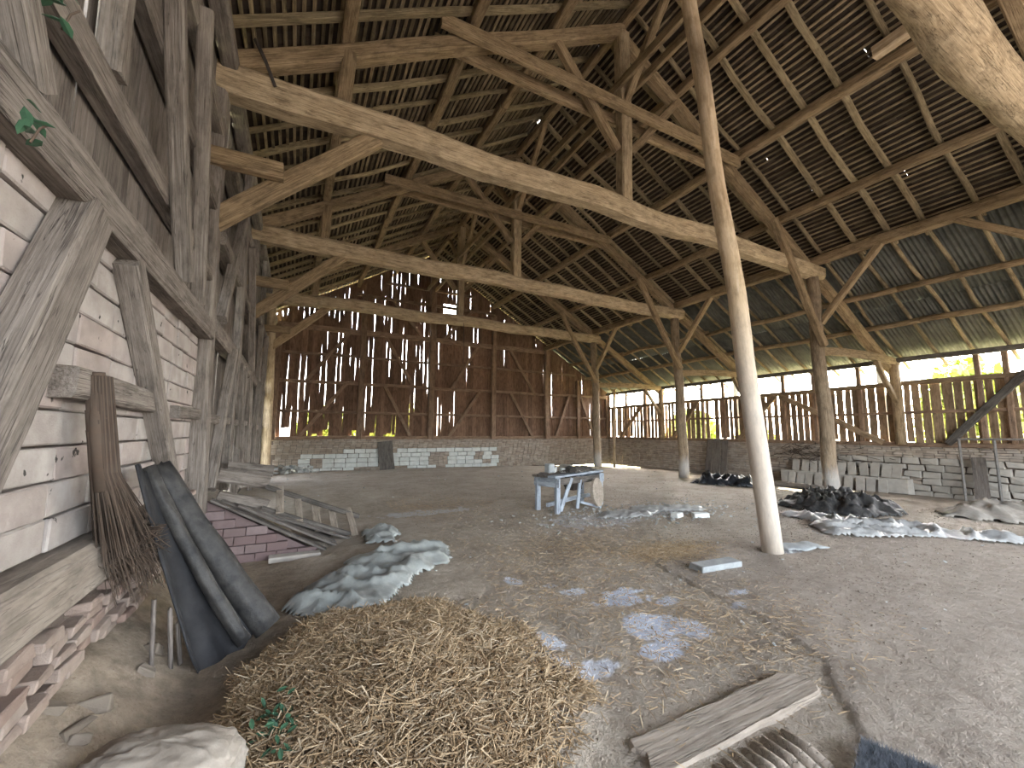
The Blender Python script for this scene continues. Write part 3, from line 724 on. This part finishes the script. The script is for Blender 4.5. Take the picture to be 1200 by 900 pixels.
# ------------------------------------------------------------------ foreground board, ribbed sleeper, brush mat
def slab_board(name, outline, thick, mat, z0, seed, label, cat, tilt=0):
    n = len(outline); V = []; F = []
    cx = sum(p[0] for p in outline)/n; cy = sum(p[1] for p in outline)/n
    for k, (zz, sc) in enumerate(((0, 1), (thick*.8, 1.0), (thick, .97))):
        for (x, y) in outline: V.append((cx+(x-cx)*(sc if k < 2 else 1-.012/abs(max(.1, math.hypot(x-cx, y-cy)))), cy+(y-cy)*(1 if k < 2 else 1-.012/max(.05, abs(y-cy))), z0+zz+.006*N3(x*4, y*4, seed)))
    for k in range(2):
        for j in range(n): F.append((k*n+j, k*n+(j+1) % n, (k+1)*n+(j+1) % n, (k+1)*n+j))
    F.append(tuple(reversed(range(n)))); F.append(tuple(range(2*n, 3*n)))
    me = mesh(name, [(x-cx, y-cy, z-z0) for x, y, z in V], F)
    return tag(link(name, me, mat, None, Matrix.Translation((cx, cy, z0))), label, cat)
ol = []
for t in np.linspace(0, 1, 14): ol.append((1.66+1.32*t, 1.545+.02*t+.012*N3(t*9, 2)))
ol += [(3.03, 1.60), (3.06, 1.66), (3.05, 1.73), (3.0, 1.79)]
for t in np.linspace(1, 0, 14): ol.append((1.62+1.32*t, 1.80+.01*t+.014*N3(t*8, 6)))
ol += [(1.6, 1.75), (1.63, 1.68), (1.58, 1.6)]
slab_board('wooden_board', ol, .06, M['boardfg'], fz(2.3, 1.65)-.03, 3, 'thick worn grey board lying flat in the foreground', 'board')
mb = MB()
for k in range(9):
    x = 1.78+k*.078; mb.tube([(x, 1.24+.05*N3(k*1.7, 1), -.02), (x+.02+.02*N3(k, 8), 1.36, -.008+.008*N3(k*2.1, 4)), (x+.03, 1.5+.03*N3(k*1.3, 3), -.012)], [.024, .034+.01*N3(k*1.9, 2), .03], 7)
tag(mb.build('ribbed_sleeper', M['boardfg'], None, True), 'ridged rough wood sunk in the floor along the foreground board', 'wood')
bm_ = empty('brush_mat', (2.58, 1.05, 0), 'dark blue grey bristle mat at the bottom edge right of the board', 'mat')
mb = MB(); mb.box((2.58, 1.05, .015), (.34, .3, .03), rz=.3); mb.build('backing', M['iron'], bm_)
V = []; F = []; rg = np.random.default_rng(9)
for k in range(2600):
    a = rg.uniform(-.16, .16); b_ = rg.uniform(-.14, .14); x = 2.58+a*math.cos(.3)-b_*math.sin(.3); y = 1.05+a*math.sin(.3)+b_*math.cos(.3)
    dx, dy = rg.normal(0, .012, 2); h = rg.uniform(.025, .045); n_ = len(V)
    V += [(x-.002, y, .028), (x+.002, y, .028), (x, y+.003, .028), (x+dx, y+dy, .028+h)]; F += [(n_, n_+1, n_+3), (n_+1, n_+2, n_+3), (n_+2, n_, n_+3)]
tag(link('bristles', mesh('bristles', V, F), M['bristle'], bm_), kind='stuff')

# ------------------------------------------------------------------ straw and litter
def straws(n, dens, L, W, lift, seed, tilt=.35):
    rg = np.random.default_rng(seed); V = np.zeros((n*6, 3)); cnt = 0
    while cnt < n:
        x, y, h = dens(rg)
        if x is None: continue
        a = rg.uniform(0, 2*math.pi); t = rg.normal(0, tilt); l = rg.uniform(*L)/2; wd = rg.uniform(*W)
        d = np.array([math.cos(a)*math.cos(t), math.sin(a)*math.cos(t), math.sin(t)]); s_ = np.array([-math.sin(a), math.cos(a), 0])*wd/2
        c = np.array([x, y, fz(x, y)+lift+h]); bend = np.array([0, 0, rg.uniform(-.15, .1)*l])
        up_ = np.array([0, 0, wd*.45])
        b = cnt*6
        V[b] = c-d*l-s_; V[b+1] = c-d*l+s_; V[b+2] = c-d*l+up_; V[b+3] = c+d*l-s_+bend; V[b+4] = c+d*l+s_+bend; V[b+5] = c+d*l+up_+bend; cnt += 1
    F = []
    for k in range(n):
        b = k*6; F += [(b, b+1, b+4, b+3), (b+1, b+2, b+5, b+4), (b+2, b, b+3, b+5), (b, b+2, b+1), (b+3, b+4, b+5)]
    return V.tolist(), F
def d_pile(rg):
    x = rg.uniform(-.5, 1.75); y = rg.uniform(1.5, 4.3)
    e = math.hypot((x-.66)/1.12, (y-2.85)/1.4)+.3*fbm(x*1.6, y*1.6, 4)
    left = -.28+.12*N3(y*2, 7)
    if x < left or e > 1.0 or rg.random() < min(.97, max(0, e)**1.6): return None, 0, 0
    return x, y, abs(rg.normal(0, .05))*(1-e)+.006
v, f = straws(26000, d_pile, (.04, .15), (.004, .0085), .004, 1, .32)
tag(link('straw_pile', mesh('straw_pile', v, f), M['straw']), 'loose golden straw heaped on the floor in the left foreground', 'straw', kind='stuff')
SP = ((3.6, 5.0, 1.6, 1.1), (4.6, 4.2, .8, .45), (4.6, 4.2, .7, .4), (2.4, 3.6, 1.6, 1.4), (3.1, 2.4, 1.4, 1.0), (2.2, 9, 2.2, 1.6), (5, 7, 3, 2))
def d_thin(rg):
    cx, cy, rx, ry = SP[rg.integers(len(SP))]
    x, y = rg.normal(cx, rx*.5), rg.normal(cy, ry*.5)
    if (x < 1.9 and y > 3.9) or y < 1.4: return None, 0, 0
    return x, y, 0
v, f = straws(11000, d_thin, (.02, .09), (.003, .007), .014, 2, .18)
tag(link('scattered_straw', mesh('scattered_straw', v, f), M['straw'], floor), 'thin short straw strewn over the middle of the floor', kind='stuff')
mb = MB(); rg = np.random.default_rng(12)
for k in range(900):
    q = rg.integers(6)
    x, y = (rg.normal(5.4, .9), rg.normal(6.6, .45)) if q < 2 else (rg.normal(7.0, .9), rg.normal(6.3, .5)) if q < 4 else (rg.uniform(-.6, 17), rg.uniform(9, 21)) if q == 4 else (rg.uniform(1, 9), rg.uniform(1.5, 8))
    s_ = rg.uniform(.01, .04) if q < 5 else rg.uniform(.006, .022)
    mb.box((x, y, fz(x, y)+.012), (s_*1.5, s_, s_*.35), rz=rg.uniform(0, 6), rx=rg.uniform(-.5, .5), ry=rg.uniform(-.5, .5), jit=s_*.25)
tag(mb.build('floor_debris', M['debris'], floor), 'pale crumbs and shards of rubble strewn over the floor', kind='stuff')

V = []; F = []; rg = np.random.default_rng(31)
for k in range(16000):
    x = 1.2+rg.gamma(2.2, 2.2); y = 1.3+rg.gamma(2.0, 2.0)
    if x > 13 or y > 15 or (x < 1.9 and y > 3.9): continue
    r_ = rg.uniform(.003, .009)*(1+.05*math.hypot(x, y)); z = fz(x, y)+.012*fbm(x*2.2, y*2.2, 6); a = rg.uniform(0, 6.28); i = len(V)
    V += [(x+r_*1.6*math.cos(a), y+r_*1.6*math.sin(a), z), (x+r_*math.cos(a+2.1), y+r_*math.sin(a+2.1), z), (x+r_*math.cos(a+4.2), y+r_*math.sin(a+4.2), z), (x+rg.normal(0, .3)*r_, y+rg.normal(0, .3)*r_, z+r_*rg.uniform(.5, 1.3))]
    F += [(i, i+1, i+3), (i+1, i+2, i+3), (i+2, i, i+3)]
M['crumb'] = masonry('earth_crumb', [(.15, .12, .092), (.22, .18, .14), (.36, .31, .25), (.15, .12, .09), (.5, .46, .39)], 9, True, bmp=0)
tag(link('floor_crumbs', mesh('floor_crumbs', V, F), M['crumb'], floor), 'tiny crumbs of earth and chaff littering the floor', kind='stuff')

# ------------------------------------------------------------------ sack
def blob(name, c, ax, mat, seed, parent=None, rz=0, wr_=.05, sq=.75, nu=40, nv=22, fr=6):
    V = []; F = []
    for i in range(nv+1):
        th = math.pi*i/nv-math.pi/2
        for j in range(nu):
            ph = 2*math.pi*j/nu
            f_ = lambda v_: math.copysign(abs(v_)**sq, v_)
            x, y, z = f_(math.cos(th))*f_(math.cos(ph)), f_(math.cos(th))*f_(math.sin(ph)), f_(math.sin(th))
            k = 1+wr_*fbm(x*fr*.4, y*fr, z*fr+seed, 3)-.5*wr_*abs(N3(x*fr*.8, y*fr*1.6, z*2+seed))
            p = Vector((x*ax[0]*k, y*ax[1]*k, z*ax[2]*k*(1 if z > 0 else .7))); p.rotate(Matrix.Rotation(rz, 3, 'Z')); V.append(p+Vector(c))
    for i in range(nv):
        for j in range(nu): F.append((i*nu+j, i*nu+(j+1) % nu, (i+1)*nu+(j+1) % nu, (i+1)*nu+j))
    return link(name, mesh(name, V, F, True), mat, parent)
sk = empty('sack', (-.5, 2.5, .05), 'stuffed off-white sack in the bottom left corner', 'sack')
blob('sack_body', (-.45, 2.5, .07), (.34, .2, .165), M['sack'], 4, sk, -.35, .08, nu=64, nv=36, fr=9)
crumple('sack_mouth', [(-.76, 2.45), (-.62, 2.2), (-.45, 2.22), (-.5, 2.5), (-.66, 2.6)], M['sack'], .02, .03, .05, 8, 8, .1, parent=sk)

# ------------------------------------------------------------------ besom broom
bb = empty('besom_broom', (-.88, 3.4, .93), 'brown twig broom standing upright against the block wall', 'broom')
mb = MB(); mb.tube([(-1.0, 3.13, 1.92), (-1.0, 3.2, 1.6), (-.98, 3.3, 1.25)], [.03, .035, .035], 9); mb.build('handle', M['twig'], bb, True)
mb = MB(); random.seed(3)
for k in range(620):
    a = random.uniform(0, 6.28); r = math.sqrt(random.random()); t0 = random.uniform(0, .45) if k % 3 else 0
    q = .055; fl = random.uniform(.6, 1.5)
    mb.tube([(-1.0+q*r*math.cos(a), 3.15+q*r*math.sin(a)+t0*.2, 1.90-t0*.8), (-.98+.065*r*math.cos(a), 3.33+.085*r*math.sin(a), 1.3+.05*r), (-.92+.1*fl*r*math.cos(a), 3.53+.16*fl*r*math.sin(a)+.05*fl, random.uniform(.78, .98)), (-.86+.12*fl*r*math.cos(a), 3.64+.18*fl*r*math.sin(a)+.08*fl, random.uniform(.5, .93) if fl > 1.1 else .94)], [.0035, .004, .003, .0025], 3, False)
tag(mb.build('bristles', M['twig'], bb), kind='stuff')
# ------------------------------------------------------------------ tarpaulin rolls leaning on the wall
tr = empty('tarpaulin_roll', (-.4, 3.95, fz(-.4, 3.95)), 'dark rolled tarpaulin leaning from the wall down to the straw', 'tarpaulin')
def roll(a, b_, r0, r1, name, mat, sag=.0):
    a = Vector(a); b_ = Vector(b_); pts = []; rs = []
    for i in range(13):
        t = i/12; p = a.lerp(b_, t); p.z -= sag*4*t*(1-t); p.y += .012*N3(t*5, r0*90); pts.append(p); rs.append((r0+(r1-r0)*t)*(1+.08*N3(t*6, r0*50)))
    mb = MB(); mb.tube(pts, rs, 22)
    for q, p in enumerate(mb.v):
        c_ = pts[min(12, q//22)]; a_ = q % 22; mb.v[q] = c_+(p-c_)*(1+.22*N3(math.cos(a_*.2856)*1.9, math.sin(a_*.2856)*1.9, (q//22)*.13+r0*70)+.1*N3(a_*1.1, (q//22)*.6, 4))
    return mb.build(name, mat, tr, True)
roll((-.93, 4.22, 1.32), (-.10, 4.03, .03), .075, .1, 'roll', M['tarp'], .04)
roll((-.94, 3.98, 1.33), (-.24, 3.88, .02), .045, .05, 'roll', M['tarp'], .06)
V = []; F = []; nu, nv = 16, 26
for i in range(nv+1):
    t = i/nv; a = Vector((-.95, 3.72, 1.36)).lerp(Vector((-.52, 3.66, -.02)), t); b_ = Vector((-.93, 4.25, 1.33)).lerp(Vector((-.12, 4.05, .04)), t); a.z -= .1*4*t*(1-t)*.5
    for j in range(nu+1):
        s_ = j/nu; p = a.lerp(b_, s_); k = math.sin(math.pi*s_); p.z += -.10*k*(.4+t)+.05*math.sin(s_*14+t*2)*(.4+t*.6); p.x += -.05*k*t; p.y += .02*N3(s_*6, t*5); V.append(p)
for i in range(nv):
    for j in range(nu): q = i*(nu+1)+j; F.append((q, q+1, q+nu+2, q+nu+1))
o = link('sheet', mesh('sheet', V, F, True), M['tarpblack'], tr); so = o.modifiers.new('thickness', 'SOLIDIFY'); so.thickness = .01
random.seed(6)
for k, (x, y, z0, z1) in enumerate(((-.66, 3.7, .0, .40), (-.6, 3.76, .0, .28), (-.74, 3.62, .05, .5))):
    tag(beam('stick', (x, y, z0), (x-.03, y-.02, z1), .028, .032, M['gboard'], rnd=True), ('middle', 'shortest', 'tallest')[k]+' of three sticks standing under the dark tarpaulin roll', 'stick', 'sticks under the tarpaulin')

# ------------------------------------------------------------------ brick ramp, planks and pallet
YR = 6.55
mb = MB(); V = [(-1.0, YR+.1, -.3), (.6, YR+.1, -.3), (.6, YR+.1, -.22), (-.85, YR+.1, ramp_z(-.85)), (-1.0, YR+.1, ramp_z(-.95))]
n = 5; mb.v = V+[(x, y+.12, z) for x, y, z in V]; mb.f = [tuple(range(n)), tuple(reversed(range(n, 2*n)))]+[(i, i+n, (i+1) % n+n, (i+1) % n) for i in range(n)]
rw = tag(mb.build('ramp_wall', M['redbrick']), 'low red brick wing wall sloping down beside the pale plastic sheet', 'wall')
random.seed(17); ME_RB = [stone_mesh('brick', (.24, .1, .107), .003, 400+i, .05) for i in range(4)]
r = 0; z = -.22
while z < .6:
    x = -.98+(.12 if r % 2 else 0)
    while x < .8:
        if z+.1 < ramp_z(x+.15)+.03: link('brick', random.choice(ME_RB), M['redbrick'], rw, Matrix.Translation((x+.12, YR+.055+random.uniform(-.004, .004), z+.056)))
        x += .247
    z += .113; r += 1
tag(link('kerb_stone', stone_mesh('kerb_stone', (.62, .16, .09), .01, 431), M['stone'], None, Matrix.Translation((.1, 6.45, fz(.1, 6.4)+.02))), 'long pale kerb stone at the foot of the red brick wing wall', 'stone')
random.seed(23)
PL = [(6.62, .0, 1.75, -.9, 0), (6.80, .02, 1.9, -.8, 0), (6.98, .0, 1.8, -.7, 0), (6.70, .06, 1.55, -.6, 1), (6.90, .06, 1.7, -.45, 1), (7.12, .03, 1.6, -.55, 0), (7.28, .02, 1.7, -.5, 0), (7.05, .07, 1.4, -.3, 1)]
LBP = ('frontmost plank on the red brick ramp', 'second plank from the front on the brick ramp', 'third plank from the front on the brick ramp, lower layer', 'short front plank of the upper layer on the ramp', 'middle plank of the upper layer on the ramp', 'plank behind the front ones on the ramp, ending under the pallet', 'rearmost plank lying on the ramp under the pallet', 'shortest plank of the upper layer, next to the pallet slats')
for (y, dz, L, x0, lay), lb in zip(PL, LBP):
    x1 = x0+L*.89; z0 = ramp_z(x0)+.04+dz+.02*lay; z1 = ramp_z(x1)+.05+dz
    tag(beam('plank', (x0, y, z0), (x1, y+random.uniform(-.015, .015), z1), .15, .035, M['dgrey'], wob=.006), lb, 'plank', 'planks on the brick ramp')
pa = empty('pallet', (.3, 7.5, ramp_z(.3)), 'broken slatted wooden pallet lying on top of the plank stack', 'pallet')
for y, dz in ((7.05, 0), (7.62, .21)): beam('stringer', (-.35, y, ramp_z(-.35)+.16+dz), (1.05, y, ramp_z(.92)+.16+dz), .09, .07, M['dgrey'], parent=pa)
for k in range(5):
    x = -.12+k*.26; z = ramp_z(x)+.21
    beam('slat', (x, 6.96, z+.02), (x-.04, 7.72, z+.30), .105, .022, M['boardfg'], parent=pa, wob=.006)
for k, (a, b_, s_) in enumerate((((-1.0, 7.6, .95), (-.35, 7.9, .78), .2), ((-.95, 8.3, 1.0), (-.3, 8.4, .9), .19), ((-.9, 7.1, .68), (-.3, 7.2, .5), .17))):
    tag(beam('timber_offcut', a, b_, s_, s_, M['grey']), ('sawn timber offcut lying above the plank stack', 'rear timber offcut resting against the left wall', 'low timber offcut at the top of the ramp by the post')[k], 'timber', 'timber offcuts by the left wall')

# ------------------------------------------------------------------ workbench
wbn = empty('workbench', (5.4, 7.4, 0), 'battered blue grey wooden workbench in the middle of the barn', 'workbench')
U = Vector((.94, .34, 0)); Vv = Vector((-.34, .94, 0)); O = Vector((4.66, 6.98, 0)); LB, WB = 1.72, .60; HB = .73
def bp(u, v_, z): p = O+U*u+Vv*v_; return Vector((p.x, p.y, z))
for u, v_ in ((.05, .05), (.05, WB-.05), (LB-.05, .05), (LB-.05, WB-.05)):
    g = fz(bp(u, v_, 0).x, bp(u, v_, 0).y); beam('leg', bp(u, v_, g-.01), bp(u, v_, HB-.04), .095, .095, M['bench'], parent=wbn, wob=.004)
for k in range(3): beam('top_board', bp(-.08, .1+k*.2, HB-.01), bp(LB+.05, .1+k*.2+.01*k, HB), .19, .045, M['bench'] if k == 0 else M['gboard'], parent=wbn, wob=.006)
for v_ in (.03, WB-.03): beam('apron', bp(0, v_, HB-.12), bp(LB, v_, HB-.12), .035, .13, M['bench'] if v_ > .1 else M['dgrey'], parent=wbn)
for u in (.02, LB-.02): beam('apron', bp(u, -.02, HB-.13), bp(u, WB+.02, HB-.13), .045, .17, M['bench'], parent=wbn)
beam('brace', bp(.12, .02, .05), bp(.5, .02, HB-.05), .08, .04, M['bench'], parent=wbn, up=(0, 1, 0))
beam('stretcher', bp(.05, .3, .14), bp(LB-.1, .3, .16), .06, .08, M['bench'], parent=wbn)
beam('brace', bp(.85, .05, .6), bp(.75, .05, .02), .07, .05, M['bench'], parent=wbn, up=(0, 1, 0))
beam('brace', bp(.8, .02, .16), bp(1.25, -.2, .02), .05, .04, M['bench'], parent=wbn, up=(0, 1, 0))
crumple('oily_rag', [tuple(bp(*q, 0)[:2]) for q in ((.55, -.04), (1.3, -.06), (1.45, .3), (.9, .45), (.5, .3))], M['leather'], .03, .05, .07, 4, 5, .1, ground=lambda x, y: HB+.03)
tag(bpy.data.objects['oily_rag'], 'dark oily rag heaped on the workbench top', 'rag')
mb = MB(); c = bp(1.2, -.16, .33); nn = Vector((.50, -.86, .12)).normalized()
pts = [c-nn*.03, c-nn*.028, c+nn*.028, c+nn*.03]
mb.tube([c-nn*.032, c-nn*.026, c+nn*.026, c+nn*.032], [.29, .30, .30, .29], 28)
tag(mb.build('wooden_disc', M['boardfg']), 'round wooden disc leaning against the front of the workbench', 'disc')
for k, (u, v_, d, mt, lb) in enumerate(((.28, .42, (.19, .16, .2), 'slab', 'grey concrete block standing on the workbench'), (.52, .5, (.26, .12, .1), 'white', 'white brick lying on the workbench beside the concrete block'), (.66, .36, (.14, .1, .09), 'white', 'small white stone near the rag on the workbench'), (1.0, .5, (.3, .16, .14), 'stone', 'rough brown stone at the back of the workbench'))):
    tag(link('block' if k == 0 else 'brick' if k == 1 else 'stone', stone_mesh('b', d, .01, 500+k), M[mt], None, Matrix.Translation(bp(u, v_, HB+.02+d[2]/2)) @ Matrix.Rotation(.3+k*.5, 4, 'Z')), lb, ('block', 'brick', 'stone', 'stone')[k])
mb = MB(); mb.box(bp(.95, .28, .50), (.34, .22, .26), rz=.35); mb.tube([bp(.7, .28, .5), bp(1.2, .28, .5)], .09, 12)
mb.build('motor', M['iron'], wbn)
mb = MB(); mb.tube([bp(-.2, .35, HB+.02), bp(-.1, .36, HB+.05), bp(.08, .3, HB+.04)], .018, 6)
tag(mb.build('hand_tool', M['iron']), 'dark iron tool poking over the left end of the workbench', 'tool')

# ------------------------------------------------------------------ things along the right wall
random.seed(71)
for k, (y, w_, h) in enumerate(((13.75, .3, 1.62), (13.35, .42, 1.66), (12.95, .3, 1.6))):
    tag(beam('leaning_board', (17.85, y, fz(17.85, y)), (18.22, y+.05, h-.35), w_, .03, M['gboard'], up=(1, 0, 0), wob=.004), ('farthest', 'widest, middle', 'nearest')[k]+' of three grey boards leaning on the low right wall', 'board', 'boards leaning on the right wall')
pl_ = MB(); pl_.box((18.1, 8.3, -.12), (.45, 4.0, .5), jit=.02)
tag(pl_.build('plinth', M['stone']), 'low rough plinth at the foot of the right wall behind the tiles', 'plinth')
ME_RT = [stone_mesh('roof_tile', (.03, .25, .46), .008, 600+i) for i in range(4)]
nt_ = 0
for rowi, (xx, z0, ya, yb_) in enumerate(((17.68, -.38, 6.9, 10.2), (17.98, .13, 6.6, 9.9))):
    y = ya; items = []
    while y < yb_: items.append(y); y += random.uniform(.27, .36)
    for i, y in enumerate(items):
        tag(link('roof_tile', ME_RT[(i*7+rowi) % 4], M['stone'], None, Matrix.Translation((xx+.05, y, z0+.23)) @ Matrix.Rotation(random.uniform(-.12, .12), 4, 'X') @ Matrix.Rotation(.24, 4, 'Y')),
            ('grey tile standing in the lower row against the plinth', 'grey tile standing in the upper row on the plinth')[rowi], 'tile', ('lower row of tiles by the right wall', 'upper row of tiles by the right wall')[rowi])
br = MB(); random.seed(81)
for k in range(150):
    y = random.gauss(9.2, .75); x = 17.98+random.uniform(-.25, .2); z = .75+abs(random.gauss(0, .28)) if k > 30 else .6
    a = random.uniform(0, 6.28); l = random.uniform(.2, .55); e = random.uniform(-.5, .9)
    br.tube([(x, y, z), (x+.2*math.cos(a)*l, y+l*.6*math.sin(a), z+l*.4*e), (x+.3*math.cos(a)*l, y+l*math.sin(a), z+l*.6*e)], [.012, .009, .005], 4, False)
tag(br.build('brushwood', M['twig']), 'dark tangled brushwood piled on the low right wall', 'brushwood', kind='stuff')
tag(beam('log', (14.6, 10.6, fz(14.6, 10.6)+.09), (14.9, 7.0, fz(14.9, 7)+.09), .2, .2, M['grey'], rnd=True, wob=.03), 'long grey log on the floor in front of the tile rows', 'log')
mf = empty('metal_frame', (17.9, 4.6, -.35), 'thin rusty metal frame of two uprights and a bar before the right wall', 'frame')
for y in (5.0, 4.28):
    mb = MB(); mb.tube([(17.9, y, fz(17.9, y)-.02), (17.9, y, 1.46)], .035, 8); mb.build('upright', M['steel'], mf)
mb = MB(); mb.tube([(17.9, 5.02, 1.46), (17.9, 1.9, 1.5)], .03, 8); mb.build('crossbar', M['steel'], mf)
tag(beam('leaning_board', (17.85, 4.62, fz(17.85, 4.6)), (18.15, 4.7, .92), .3, .04, M['gboard'], up=(1, 0, 0)), 'short narrow board leaning on the wall between the metal uprights', 'board')
tag(beam('corner_pole', (17.6, 20.1, fz(17.6, 20.1)), (17.7, 20.1, 4.3), .17, .17, M['prop'], rnd=True, up=(0, 1, 0)), 'thin orange-brown pole standing in the far right corner', 'pole')
for k, (a, b_) in enumerate((((12.3, 2.0, .0), (13.2, 2.35, .62)), ((12.2, 1.75, .05), (13.3, 1.9, .3)))):
    tag(beam('firewood_stick', a, b_, .09, .09, M['tan'], rnd=True), ('steep', 'low')[k]+' wooden stick at the right edge behind the pale sheet', 'stick')
# ------------------------------------------------------------------ by the back wall and far left
tag(beam('leaning_board', (4.15, 21.2, fz(4.15, 21.2)), (4.05, 21.5, 1.1), .72, .04, M['dgrey'], up=(0, 1, 0)), 'wide dark board leaning on the white back wall', 'board')
blob_r = MB(); random.seed(91)
for k in range(60): blob_r.box((random.gauss(.05, .35), random.gauss(19.5, .4), fz(0, 19.5)+abs(random.gauss(.08, .12))), (random.uniform(.08, .22), random.uniform(.08, .2), random.uniform(.05, .14)), rz=random.uniform(0, 6), rx=random.uniform(-.5, .5), jit=.02)
tag(blob_r.build('rubble_heap', M['debris']), 'grey rubble heap in the far left corner', 'rubble', kind='stuff')
mb = MB(); mb.tube([(6.25, 16.6, 6.3), (6.28, 16.6, 5.3), (6.26, 16.6, 4.5)], .012, 5)
tag(mb.build('hanging_wire', M['iron']), 'thin wire hanging from the farthest tie beam', 'wire')

# ------------------------------------------------------------------ plants
def leaf_cluster(name, c, n, spread, size, mat, label, cat, seed, normal=None):
    rg = np.random.default_rng(seed); root = empty(name, c, label, cat)
    mb = MB(); mb.tube([Vector(c), Vector(c)+Vector((.01, .02, spread[2]*.9)), Vector(c)+Vector((.02, .05, spread[2]*1.4))], .004, 5); mb.build('stem', M['twig'], root)
    V = [(0, -.5, 0), (.18, -.2, .03), (.2, .15, .02), (0, .5, -.04), (-.2, .15, .02), (-.18, -.2, .03), (0, 0, -.02)]
    F = [(0, 1, 6), (1, 2, 6), (2, 3, 6), (3, 4, 6), (4, 5, 6), (5, 0, 6)]
    V = V+[(x, y, z-.02) for x, y, z in V]; F = F+[tuple(i+7 for i in reversed(q)) for q in F]+[(i, i+7, (i+1) % 6+7, (i+1) % 6) for i in range(6)]
    me = mesh('leaf', [Vector(v_)*size for v_ in V], F)
    for k in range(n):
        p = Vector(c)+Vector((rg.normal(0, spread[0]), rg.normal(0, spread[1]), abs(rg.normal(0, spread[2]))))
        link('leaf', me, mat, root, Matrix.Translation(p) @ Matrix.Rotation(rg.uniform(0, 6.28), 4, 'Z') @ Matrix.Rotation(rg.uniform(-.9, .9), 4, 'X') @ Matrix.Rotation(rg.uniform(-.5, .5), 4, 'Y'))
    return root
leaf_cluster('weed', (.03, 2.62, fz(.03, 2.62)+.02), 60, (.06, .14, .05), .058, M['leaf'], 'small green weed growing at the left edge of the straw', 'plant', 1)
leaf_cluster('ivy_sprig', (-.9, 2.02, 2.62), 7, (.02, .05, .08), .075, M['leaf'], 'dark green ivy sprig below the rail at the left edge', 'plant', 2)
leaf_cluster('ivy_sprig', (-.88, 2.06, 3.12), 7, (.02, .08, .1), .075, M['leaf'], 'dark green ivy sprig above the rail at the top left corner', 'plant', 3)
# shrubs outside, glimpsed through the gaps
def shrub(c, r, h, n, seed, label):
    rg = np.random.default_rng(seed); root = empty('shrub', c, label, 'shrub', 'shrubs outside the walls'); mb = MB()
    for k in range(7):
        a = rg.uniform(0, 6.28); e = Vector(c)+Vector((math.cos(a)*r*.5, math.sin(a)*r*.5, h*rg.uniform(.6, .95))); mb.tube([Vector(c), Vector(c).lerp(e, .5)+Vector((0, 0, .2)), e], [.05, .035, .015], 5)
    mb.build('stem', M['twig'], root)
    V = []; F = []
    for k in range(n):
        u = rg.normal(0, 1, 3); u /= np.linalg.norm(u); q = rg.uniform(.55, 1)
        p = np.array(c)+np.array([u[0]*r*q, u[1]*r*q, h*.55+u[2]*h*.5*q]); a = rg.normal(0, .11, 3); b_ = rg.normal(0, .11, 3); i = len(V)
        V += [p-a, p+b_, p+a, p-b_]; F.append((i, i+1, i+2, i+3))
    tag(link('foliage', mesh('foliage', V, F), M['outleaf'], root), kind='stuff')
for k, (c, r, h, lb) in enumerate((((21.6, 13.7, -.6), 1.1, 2.4, 'sunlit yellow green shrub outside the gap in the right wall'), ((22.6, 6.0, -.6), 1.5, 4.9, 'tall sunlit shrub outside the right wall by the eave opening'), ((22.6, 18.5, -.6), 1.6, 3.6, 'sunlit shrub outside the far end of the right wall'), ((1.5, 24.6, -.6), 1.6, 3.4, 'sunlit shrub outside the gable wall on its left'), ((5.2, 25.2, -.6), 1.5, 4.2, 'sunlit shrub outside the gable wall near its middle'), ((22.4, 1.8, -.6), 1.4, 3.4, 'sunlit shrub outside the right wall at the picture edge'))):
    shrub(c, r, h, 2600, 20+k, lb)

def tree(c, h, r, n, seed, label):
    rg = np.random.default_rng(seed); root = empty('tree', c, label, 'tree', 'trees outside the right wall'); mb = MB(); top = Vector(c)+Vector((0, 0, h))
    mb.tube([Vector(c), Vector(c).lerp(top, .5)+Vector((.1, .05, 0)), top], [.2, .15, .07], 8); mb.build('trunk', M['dgrey'], root)
    V = []; F = []
    for k in range(n):
        u = rg.normal(0, 1, 3); u /= np.linalg.norm(u); q = rg.uniform(.2, 1)**.5
        p = np.array(top)+np.array([u[0]*r*q, u[1]*r*1.3*q, u[2]*r*.8*q]); a = rg.normal(0, .16, 3); b_ = rg.normal(0, .16, 3); i = len(V)
        V += [p-a, p+b_, p+a, p-b_]; F.append((i, i+1, i+2, i+3))
    tag(link('foliage', mesh('foliage', V, F), M['outleaf'], root), kind='stuff')
for k, (c, lb) in enumerate((((25.2, 9.5, -.6), 'tree outside the right wall, opposite the nearer posts'), ((25.4, 17.2, -.6), 'tree outside the right wall, opposite the far corner'), ((25.0, 24.8, -.6), 'tree outside beyond the far right corner'))):
    tree(c, 10.3, 2.6, 1500, 60+k, lb)
